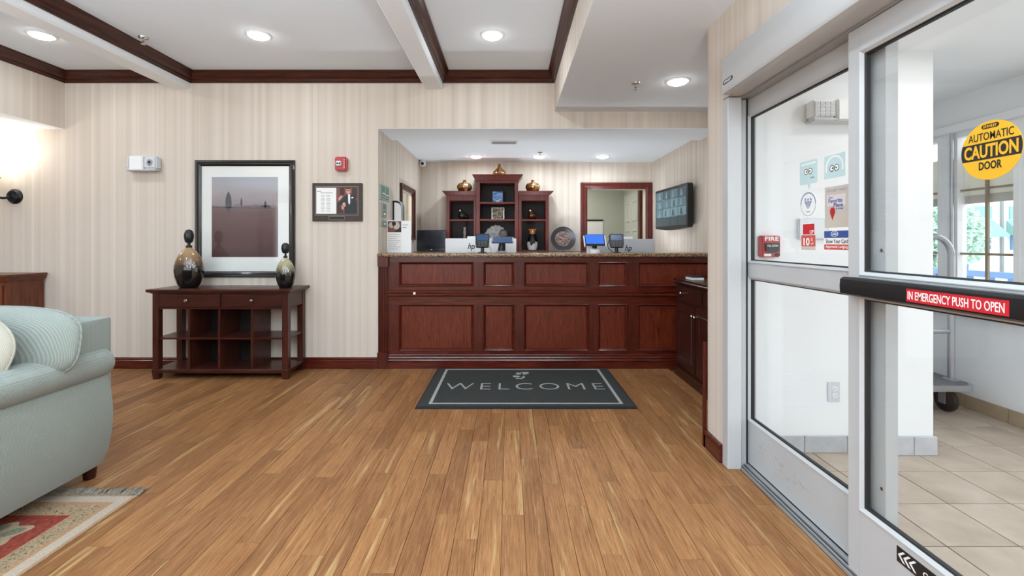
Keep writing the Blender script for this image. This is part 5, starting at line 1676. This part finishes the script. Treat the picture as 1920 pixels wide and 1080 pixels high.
def tilted(pxc, pyc, d, w, h, tilt):
    c = at(pxc, pyc, d)
    a = math.radians(tilt)
    return Plane(c, (1, 0, 0), (0, math.sin(a), math.cos(a)), (0, -math.cos(a), math.sin(a)))


def terminal(label, px, d, scr):
    c = at(px, 450, d)
    tm = thing('card_terminal', (c.x, d, CT), label, 'card terminal')
    pl = tilted(px, 450.5, d, 0, 0, 22)
    w, h = 0.072, 0.072
    pts = [(-w + 0.012, h), (w - 0.012, h), (w, h - 0.012), (w * 0.96, -h * 0.5), (w * 0.85, -h), (-w * 0.85, -h), (-w * 0.96, -h * 0.5), (-w, h - 0.012)]
    pl.poly('case', 'black', pts, -0.03, 0, tm)
    pl.box('screen', scr, -w * 0.78, w * 0.78, 0.0, h * 0.78, 0.0, 0.001, tm)
    for i in range(3):
        for j in range(4):
            pl.box('key', 'keygrey', -0.045 + i * 0.033, -0.022 + i * 0.033, -0.018 - j * 0.0135, -0.010 - j * 0.0135, 0, 0.002, tm)
    lathe('stem', 'black', [(0.045, 0), (0.045, 0.006), (0.017, 0.012), (0.016, 0.085), (0, 0.085)], (c.x, d + 0.01, CT), tm, 18)
    return tm, c


tm, c = terminal('black card terminal with blue screen on the left of the desk', 904.5, 4.62, 'bluedark')
for s in (-1, 1):
    tube('cable', 'greypl', [(c.x + s * 0.062, 4.62, 1.19), (c.x + s * 0.082, 4.63, 1.15), (c.x + s * 0.088, 4.63, CT + 0.004)], 0.003, tm, 6)
tm, c = terminal('black card terminal between blue tablet and silver monitor', 1156.5, 4.62, 'bluedark')
pl = tilted(1156.5, 450.5, 4.62, 0, 0, 22)
pl.box('receipt_slot', 'sand', -0.02, 0.03, 0.072, 0.078, -0.025, -0.005, tm)
tube('cable', 'gasket', [(c.x - 0.07, 4.63, 1.24), (c.x - 0.085, 4.66, 1.19), (c.x - 0.075, 4.66, 1.15), (c.x - 0.03, 4.66, CT + 0.004)], 0.004, tm, 6)

# tablet on a dark stand, seen tipped back
tb = thing('tablet_stand', (P2(942, 4.75), 4.75, CT), 'dark blue tablet tipped back on black stand beside left terminal', 'tablet')
pl = tilted(942, 449.0, 4.72, 0, 0, 66)
pl.box('tablet', 'bluedark', -0.105, 0.105, -0.075, 0.075, -0.012, 0, tb, 0.003)
for s in (-1, 1):
    pl.box('clamp', 'hpgrey', s * 0.108 - 0.006, s * 0.108 + 0.006, -0.05, 0.05, -0.02, 0.004, tb)
c = at(942, 472, 4.75)
tube('cradle_leg', 'black', [(c.x - 0.01, 4.75, CT + 0.01), (c.x, 4.74, 1.225)], [0.042, 0.03], tb, 12)
lathe('foot', 'greypl', [(0.055, 0), (0.055, 0.012), (0.02, 0.03), (0, 0.03)], (c.x - 0.01, 4.75, CT), tb, 20)

tb = thing('tablet_stand', (P2(1115, 4.7), 4.7, CT), 'bright blue tablet on a white stand left of right terminal', 'tablet')
pl = tilted(1115, 449.5, 4.66, 0, 0, 35)
pl.box('tablet', 'black', -0.10, 0.10, -0.07, 0.07, -0.012, 0, tb, 0.003)
pl.box('screen', 'blue', -0.092, 0.092, -0.05, 0.062, 0, 0.001, tb)
for s in (-1, 1):
    pl.box('clamp', 'whitepl', s * 0.106 - 0.005, s * 0.106 + 0.005, -0.08, 0.05, -0.02, 0.004, tb)
c = at(1115, 472, 4.7)
tube('cradle_leg', 'black', [(c.x, 4.71, CT + 0.025), (c.x, 4.70, 1.20)], 0.025, tb, 12)
lathe('foot', 'whitepl', [(0.058, 0), (0.058, 0.02), (0.04, 0.035), (0.03, 0.042), (0, 0.042)], (c.x, 4.70, CT), tb, 20)
box('white_panel', 'hpwhite', (P2(1100, 4.74), P2(1110, 4.74)), (4.74, 4.75), (CT, 1.18), tb)

# ------------------------------------------------------------------ hutch shelves
HF = 6.25
hx = lambda px: (px - 955) * HF / F
hz = lambda py: CAMZ - (py - 453) * HF / F
hu = thing('shelf_unit', (hx(933), 6.42, 1.085), 'stepped mahogany shelf unit with tall middle bay on the rear counter', 'shelf unit')
B0 = 1.0855
for nm, pa, pb, ia, ib, top, otop, shelves, fr in (
        ('middle', 893, 971.5, 900, 965, 340, 343, (379, 411), HF - 0.03),
        ('left', 837, 892.5, 843, 888, 367, 376, (411,), HF),
        ('right', 972, 1029, 978, 1023, 367, 376, (411,), HF)):
    xa, xb, ya_, yb_ = hx(pa), hx(pb), hx(ia), hx(ib)
    zt_, zo = hz(top), hz(otop)
    box('side_panel', 'hutch', (xa, ya_), (fr, NB - 0.03), (B0, zt_), hu, 0.002)
    box('side_panel', 'hutch', (yb_, xb), (fr, NB - 0.03), (B0, zt_), hu, 0.002)
    box('back_panel', 'hutch_in', (ya_, yb_), (NB - 0.045, NB - 0.03), (B0, zt_), hu)
    box('top_rail', 'hutch', (ya_, yb_), (fr + 0.002, NB - 0.046), (zo, zt_), hu)
    box('bottom_rail', 'hutch', (ya_, yb_), (fr + 0.002, NB - 0.046), (B0, B0 + 0.018), hu)
    for s in shelves:
        z = hz(s)
        box('shelf', 'hutch', (ya_, yb_), (fr + 0.004, NB - 0.046), (z - 0.022, z), hu, 0.003)
    # crown
    H = 0.085 if nm == 'middle' else 0.062
    ol, orr = (0.05, 0.062) if nm == 'middle' else (0.055, 0.0) if nm == 'left' else (0.0, 0.062)
    bm = bmesh.new(); rings = []
    for k, h in ((0.0, -0.012), (0.12, 0.0), (0.2, 0.15), (0.65, 0.6), (0.9, 0.85), (0.92, 0.88), (1.0, 0.9), (1.0, 1.0)):
        rings.append([bm.verts.new(p) for p in ((xa - ol * k, fr - 0.05 * k, zt_ + H * h), (xb + orr * k, fr - 0.05 * k, zt_ + H * h), (xb + orr * k, NB - 0.03, zt_ + H * h), (xa - ol * k, NB - 0.03, zt_ + H * h))])
    for A, B in zip(rings, rings[1:]):
        for k in range(4):
            bm.faces.new([A[k], A[(k + 1) % 4], B[(k + 1) % 4], B[k]])
    bm.faces.new(rings[0]); bm.faces.new(rings[-1])
    finish('crown_moulding', bm, 'hutch', hu)
ztl = hz(367) + 0.062
ztm = hz(340) + 0.085


# ornaments
def gourd(px, z, rad, hgt, label, ribs):
    c = (hx(px), 6.40, z)
    v = thing('gold_vase', c, label, 'vase')
    bm = bmesh.new()
    if ribs:
        prof = [(0, 0), (0.55, 0.0), (0.8, 0.12), (1.0, 0.36), (0.96, 0.56), (0.75, 0.72), (0.4, 0.8), (0.2, 0.82), (0.19, 1.0), (0.12, 1.0), (0, 0.97)]
    else:
        prof = [(0, 0), (0.7, 0.0), (0.95, 0.12), (1.0, 0.25), (0.92, 0.38), (0.62, 0.55), (0.32, 0.72), (0.2, 0.85), (0.2, 0.98), (0.26, 1.0), (0.16, 1.0), (0, 0.97)]
    lathe_bm([(r * rad, h * hgt) for r, h in prof], c, 48, bm=bm)
    if ribs:
        for q in bm.verts:
            dx, dy = q.co.x - c[0], q.co.y - c[1]
            r = math.hypot(dx, dy)
            if r > 0.3 * rad:
                k = 1 + 0.06 * abs(math.sin(ribs / 2 * math.atan2(dy, dx))) - 0.03
                q.co.x = c[0] + dx * k; q.co.y = c[1] + dy * k
    m_ = mat('gold_glaze', (188, 148, 92), 0.14, 0.8)
    t = NT(m_)
    nz = t.noise(t.coord((30, 30, 4)), 1.0, 3)
    t.base(t.ramp(nz, [(0.35, (72, 44, 28)), (0.5, (168, 122, 72)), (0.65, (216, 188, 140))]))
    finish('body', bm, m_, v, 50)


gourd(869, ztl, 0.105, 0.170, 'ribbed gold pumpkin vase on the left side of shelf unit', 10)
gourd(1000, ztl, 0.105, 0.170, 'ribbed gold pumpkin vase on the right side of shelf unit', 6)
gourd(936, ztm, 0.095, 0.175, 'tapered gold bottle vase on top of the middle bay', 0)


def bird(px, label, m2):
    c = (hx(px), 6.38, hz(411))
    v = thing('bird_ornament', c, label, 'ornament')
    bm = bmesh.new()
    blob_bm((c[0], c[1], c[2] + 0.055), (0.055, 0.045, 0.055), 2, 20, 12, bm)
    tube_bm([(c[0] + 0.02, c[1], c[2] + 0.06), (c[0] + 0.06, c[1], c[2] + 0.04), (c[0] + 0.11, c[1], c[2] + 0.004)], [0.04, 0.026, 0.004], 12, bm)
    tube_bm([(c[0] - 0.005, c[1], c[2] + 0.09), (c[0] - 0.02, c[1], c[2] + 0.125), (c[0] - 0.05, c[1], c[2] + 0.155)], [0.03, 0.022, 0.004], 12, bm)
    finish('body', bm, m2, v, 60)
    blob('head_glaze', 'nickel', (c[0] - 0.024, c[1] - 0.012, c[2] + 0.128), (0.024, 0.02, 0.02), 2, v, nu=14, nv=8)


bird(864, 'black and silver bird ornament on the left shelf', mat('black_glaze', (66, 68, 74), 0.14, 0.7))
bird(998, 'black and bronze bird ornament on the right shelf', mat('bronze_glaze', (120, 82, 60), 0.14, 0.7))
# blue award block
c = (hx(932.5), 6.42, hz(379))
aw = thing('blue_award', c, 'blue glass award plate standing on the top middle shelf', 'award')
pl = Plane((c[0], c[1], c[2]), (1, 0, 0), (0, 0.15, 0.988), (0, -0.988, 0.15))
pl.box('plate', 'screen', -0.082, 0.082, 0.0, 0.178, -0.012, 0, aw, 0.003)
m_ = mat('glowing_marble_print', (90, 140, 200), 0.25, emit=(70, 120, 190), emit_s=0.12)  # print is given a faint glow though it is no lamp
t = NT(m_); t.base(t.ramp(t.noise(t.coord((5, 1, 20)), 1.5, 4, 0.6, 1.0), [(0.35, (50, 92, 160)), (0.5, (120, 170, 220)), (0.65, (190, 214, 236))]))
pl.box('face', m_, -0.070, 0.070, 0.008, 0.168, 0, 0.001, aw)
pl.poly('star', 'paperw', [(-0.055, 0.06), (-0.01, 0.045), (0.055, 0.06), (0.02, 0.025), (0.0, 0.005), (-0.02, 0.025)], 0.001, 0.0016, aw)
# silver frame
c = (hx(933), 6.40, hz(411))
sfm = thing('silver_frame', c, 'silver framed brown mosaic panel on the second middle shelf', 'picture frame')
pl = Plane(c, (1, 0, 0), (0, 0.12, 0.993), (0, -0.993, 0.12))
pl.frame('rim', 'nickel', -0.088, 0.088, 0.0, 0.172, [(0, -0.01), (0, 0.008), (0.010, 0.008), (0.010, -0.01)], sfm)
m_ = mat('mosaic', (120, 104, 76), 0.4); t = NT(m_)
vo = t.n('ShaderNodeTexVoronoi'); vo.inputs['Scale'].default_value = 70; t.l(t.coord(), vo.inputs['Vector'])
bw = t.n('ShaderNodeRGBToBW'); t.l(vo.outputs['Color'], bw.inputs[0])
t.base(t.ramp(bw.outputs[0], [(0.2, (50, 42, 32)), (0.5, (128, 110, 80)), (0.8, (196, 184, 150))]))
pl.box('panel', m_, -0.078, 0.078, 0.010, 0.162, -0.008, 0.0, sfm)
# fan dish and stone ball
c = (hx(932), 6.42, B0 + 0.018)
fd = thing('fan_ornament', c, 'pale fan shaped dish with grey ball in middle bay', 'ornament')
pl = Plane((c[0] - 0.02, c[1] + 0.03, c[2]), (1, 0, 0), (0, 0.2, 0.98), (0, -0.98, 0.2))
fan = []
for k in range(15):
    a = math.radians(38 + 110 * k / 14)
    r = 0.335 + (0.008 if k % 2 else -0.004)
    fan.append((r * math.cos(a) * 0.62, 0.02 + r * math.sin(a)))
m_ = mat('shell_glaze', (176, 178, 172), 0.3, coat=0.3); t = NT(m_)
t.base(t.ramp(t.noise(t.coord((10, 10, 10)), 1.6, 5, 0.6, 1.5), [(0.36, (140, 142, 138)), (0.50, (196, 198, 192)), (0.65, (222, 222, 215))]))
pl.poly('fan', m_, [(-0.03, 0.0), (0.03, 0.0)] + fan, -0.012, 0.0, fd)
blob('ball', noisy('stone_ball', [(70, 66, 62), (140, 132, 124)], 26, 0.4, 6), (c[0] + 0.085, c[1] - 0.04, c[2] + 0.225), (0.062, 0.05, 0.062), 2, fd)
box('ball_base', 'hutch_in', (c[0] + 0.06, c[0] + 0.11), (c[1] - 0.06, c[1] - 0.01), (c[2], c[2] + 0.17), fd)
# candlestick
c = (hx(869.5), 6.40, B0 + 0.018)
tag(lathe('candlestick', noisy('grey_wax', [(120, 114, 106), (166, 160, 150)], 30, 0.6, 3), [(0.0, 0), (0.034, 0), (0.032, 0.02), (0.024, 0.08), (0.020, 0.22), (0.024, 0.25), (0.016, 0.29), (0.020, 0.315), (0, 0.315)], c, None, 20), 'grey candlestick in the lower left bay of the shelves', 'candlestick')
# penguin coloured vase
c = (hx(999), 6.38, B0 + 0.018)
pv_ = thing('two_tone_vase', c, 'white and black vase with amber mouth in lower right bay', 'vase')
lathe('body', 'hpwhite', [(0, 0), (0.055, 0), (0.07, 0.04), (0.076, 0.08), (0.066, 0.13)], c, pv_, 28)
lathe('shoulder', 'screen', [(0.069, 0.115), (0.064, 0.15), (0.05, 0.2), (0.045, 0.222), (0.03, 0.222)], c, pv_, 28)
lathe('mouth', mat('amber_glaze', (150, 98, 48), 0.2, coat=0.4), [(0.044, 0.222), (0.04, 0.24), (0.046, 0.27), (0.062, 0.29), (0.052, 0.29), (0.03, 0.25)], c, pv_, 28)
pl = Plane((c[0], c[1] - 0.0775, c[2]), (1, 0, 0), (0, 0, 1), (0, -1, 0))
pl.poly('drip', 'screen', [(-0.045, 0.13), (-0.03, 0.07), (-0.01, 0.06), (0.005, 0.09), (0.025, 0.085), (0.045, 0.13)], 0.0, 0.003, pv_)
# display plate on stand
c = at(1057, 447, 6.30)
dp_ = thing('display_plate', (c.x, 6.36, 1.085), 'round dark metal plate on a stand right of the shelf unit', 'plate')
pl = Plane((c.x, 6.36, c.z - 0.005), (1, 0, 0), (0, 0.17, 0.985), (0, -0.985, 0.17))
bm = bmesh.new()
pr = [(0, -0.02), (0.10, -0.02), (0.16, 0.0), (0.172, 0.004), (0.17, 0.0), (0.115, -0.008), (0.11, -0.010), (0.0, -0.010)]
rings = []
for r, h in pr:
    rings.append([bm.verts.new(pl.p(r * math.cos(2 * PI * k / 48), r * math.sin(2 * PI * k / 48), h)) for k in range(48)] if r else [bm.verts.new(pl.p(0, 0, h))])
for A, B in zip(rings, rings[1:]):
    for k in range(48):
        k2 = (k + 1) % 48
        if len(A) == 1: bm.faces.new([A[0], B[k], B[k2]])
        elif len(B) == 1: bm.faces.new([A[k], B[0], A[k2]])
        else: bm.faces.new([A[k], B[k], B[k2], A[k2]])
finish('dish', bm, mat('pewter', (86, 84, 90), 0.25, 0.8), dp_, 40)
m_ = mat('twig_relief', (170, 140, 126), 0.4, 0.3); t = NT(m_)
f_ = t.noise(t.coord((20, 20, 20)), 1.6, 4, 0.6, 3.0)
t.base(t.ramp(f_, [(0.42, (70, 56, 52)), (0.5, (190, 166, 154)), (0.58, (110, 76, 62)), (0.66, (214, 204, 198))], 'CONSTANT')); t.bump(f_, 0.5, 0.01)
pl.disc('relief', m_, -0.005, 0, 0.108, -0.0095, -0.004, dp_)
tube('easel', 'nickel', [(c.x - 0.08, 6.30, 1.088), (c.x - 0.06, 6.31, 1.1), (c.x + 0.06, 6.31, 1.1), (c.x + 0.08, 6.30, 1.088)], 0.004, dp_, 6)
tube('easel_leg', 'nickel', [(c.x, 6.31, 1.1), (c.x, 6.44, 1.088)], 0.004, dp_, 6)

# ------------------------------------------------------------------ television on the right wall
tv = thing('television', (2.0, 5.52, 1.40), 'black television with camera grid on the right recess wall', 'television')
a_ = math.radians(3.0)
TVP = Plane((1.93, 5.50, 1.625), (math.sin(a_), -math.cos(a_), 0), (0, 0, 1), (-math.cos(a_), -math.sin(a_), 0))
w_, h_ = 0.475, 0.245
pts = [(-w_, -h_ + 0.02), (-w_ + 0.02, -h_), (-w_ * 0.3, -h_ - 0.02), (w_ * 0.3, -h_ - 0.02), (w_ - 0.02, -h_), (w_, -h_ + 0.02), (w_, h_ - 0.015), (w_ - 0.015, h_), (-w_ + 0.015, h_), (-w_, h_ - 0.015)]
TVP.poly('casing', 'black', pts, -0.06, 0.0, tv)
sm = mat('camera_grid_screen', (40, 60, 70), 0.2, emit=(150, 186, 200), emit_s=0.0)
t = NT(sm)
nz = t.noise(t.coord((3, 4, 7)), 2.2, 5, 0.65, 0.3)
col = t.ramp(nz, [(0.34, (26, 36, 44)), (0.50, (52, 72, 82)), (0.62, (84, 108, 118)), (0.76, (140, 164, 172))])
t.base(mat and col); t.l(col, t.b.inputs['Emission Color']); t.b.inputs['Emission Strength'].default_value = 0.35
scn = TVP.box('screen', sm, -w_ + 0.03, w_ - 0.03, -h_ + 0.03, h_ - 0.03, 0.0, 0.002, tv)
gl_ = []
tones = [mat('camera_view', c_, 0.25, emit=c_, emit_s=0.25) for c_ in ((58, 78, 88), (78, 102, 112), (98, 124, 134), (46, 60, 68), (120, 146, 154))]
rnd = random.Random(21)
cw, ch = (2 * w_ - 0.06) / 4, (2 * h_ - 0.06) / 4
for i in range(4):
    for j in range(4):
        ua, va = -w_ + 0.03 + i * cw, -h_ + 0.03 + j * ch
        k = rnd.randrange(3)
        vw = TVP.box('camera_view', tones[k] if j else tones[3], ua + 0.004, ua + cw - 0.004, va + 0.004, va + ch - 0.004, 0.002, 0.0024, tv)
        if j:
            p0 = ua + cw * (0.2 + 0.2 * rnd.random())
            TVP.polys('view_detail', tones[2 if k < 2 else 0], [[(p0, va + 0.01), (p0 + 0.05 + 0.04 * rnd.random(), va + 0.01), (p0 + 0.05, va + ch - 0.02), (p0 + 0.02, va + ch - 0.02)]], 0.0024, 0.0028, vw)
for i in range(1, 4):
    u = -w_ + 0.03 + cw * i
    gl_.append([(u - 0.002, -h_ + 0.03), (u + 0.002, -h_ + 0.03), (u + 0.002, h_ - 0.03), (u - 0.002, h_ - 0.03)])
TVP.polys('grid_lines', 'screen', gl_, 0.002, 0.0028, scn)
box('wall_mount', 'black', (1.985, XR), (5.35, 5.7), (1.5, 1.75), tv)

# ------------------------------------------------------------------ ceiling fittings
def downlight(c, label, r=0.075):
    o = thing('recessed_light', c, label, 'ceiling light', 'recessed ceiling downlights')
    lathe('trim_ring', 'whitepl', [(r + 0.018, 0.0), (r + 0.018, -0.004), (r + 0.004, -0.008), (r, -0.004), (r, 0.0)], c, o, 32)
    lathe('lens', 'lamp', [(0.0, -0.028), (r * 0.6, -0.025), (r * 0.88, -0.017), (r * 0.99, -0.004), (0, -0.004)], c, o, 32)
    return o


first = downlight((MAIN_LAMPS[0][0], MAIN_LAMPS[0][1], CEIL), 'round recessed ceiling light in the middle bay above the picture')
for loc, lab in (((-0.135, 3.63, CEIL), 'round recessed ceiling light in the bay before the desk'), ((-3.70, 3.63, CEIL), 'recessed ceiling light at far left beside the left beam'), ((1.319, 3.59, SOFFIT), 'recessed light in the dropped ceiling near the glass door'),
                 ((-0.443, 6.14, NICHE), 'recessed light over the left bay of the shelf unit'), ((0.40, 6.14, NICHE), 'recessed light over the desk behind the sprinkler'), ((1.25, 6.14, NICHE), 'recessed light over the rear office doorway')):
    c_ = copy_tree(first)
    c_.location = loc
    c_['label'] = lab


def sprinkler(c, label):
    o = thing('sprinkler', c, label, 'sprinkler', 'ceiling sprinklers')
    lathe('escutcheon', 'nickel', [(0.0, 0), (0.036, 0), (0.034, -0.006), (0.012, -0.014), (0, -0.014)], c, o, 20)
    lathe('head', 'nickel', [(0, -0.014), (0.008, -0.014), (0.007, -0.03), (0.011, -0.034), (0.004, -0.042), (0.004, -0.05), (0.018, -0.052), (0.018, -0.055), (0, -0.055)], c, o, 16)
    return o


s0 = sprinkler((at(1192, 156, F * 1.256 / 297).x, F * 1.256 / 297, SOFFIT), 'chrome sprinkler on the dropped ceiling near the door')
s1 = copy_tree(s0); dd = F * (CEIL - CAMZ) / (453 - 70); s1.location = (-2.93, dd * 1.0, CEIL); s1['label'] = 'chrome sprinkler beside the left ceiling beam'
s2 = copy_tree(s0); dd = F * (NICHE - CAMZ) / (453 - 286); s2.location = ((1013 - 955) * dd / F, dd, NICHE); s2['label'] = 'chrome sprinkler on the ceiling of the reception recess'

dd = F * (NICHE - CAMZ) / (453 - 266)
cv = thing('ceiling_vent', ((945 - 955) * dd / F, dd, NICHE), 'small white air vent in the ceiling above the desk', 'vent')
xc = (945 - 955) * dd / F
CVP = Plane((xc, dd, NICHE), (1, 0, 0), (0, 1, 0), (0, 0, -1))
CVP.frame('vent_frame', 'whitepl', -0.16, 0.16, -0.09, 0.09, [(0, 0), (0, 0.006), (0.02, 0.012), (0.025, 0.0)], cv)
CVP.box('duct', 'black', -0.135, 0.135, -0.065, 0.065, 0.0, 0.001, cv)
for i in range(5):
    CVP.box('slat', 'hpgrey', -0.135, 0.135, -0.056 + i * 0.026, -0.044 + i * 0.026, 0.002, 0.012, cv)

c = at(793, 303, 6.42)
sk_ = thing('security_camera', (c.x, 6.5, NICHE), 'small white dome camera in the upper left corner of the recess', 'camera')
lathe('mount', 'whitepl', [(0, 0), (0.045, 0), (0.045, -0.02), (0.03, -0.04), (0, -0.04)], (c.x - 0.01, 6.46, NICHE), sk_, 20)
blob('housing', 'whitepl', (c.x - 0.005, 6.43, NICHE - 0.055), (0.045, 0.055, 0.036), 2.4, sk_, nu=20, nv=12)
lathe('camera_lens', 'screen', [(0, 0), (0.024, 0), (0.022, 0.01), (0, 0.014)], (c.x, 6.38, NICHE - 0.058), sk_, 18, 'y')
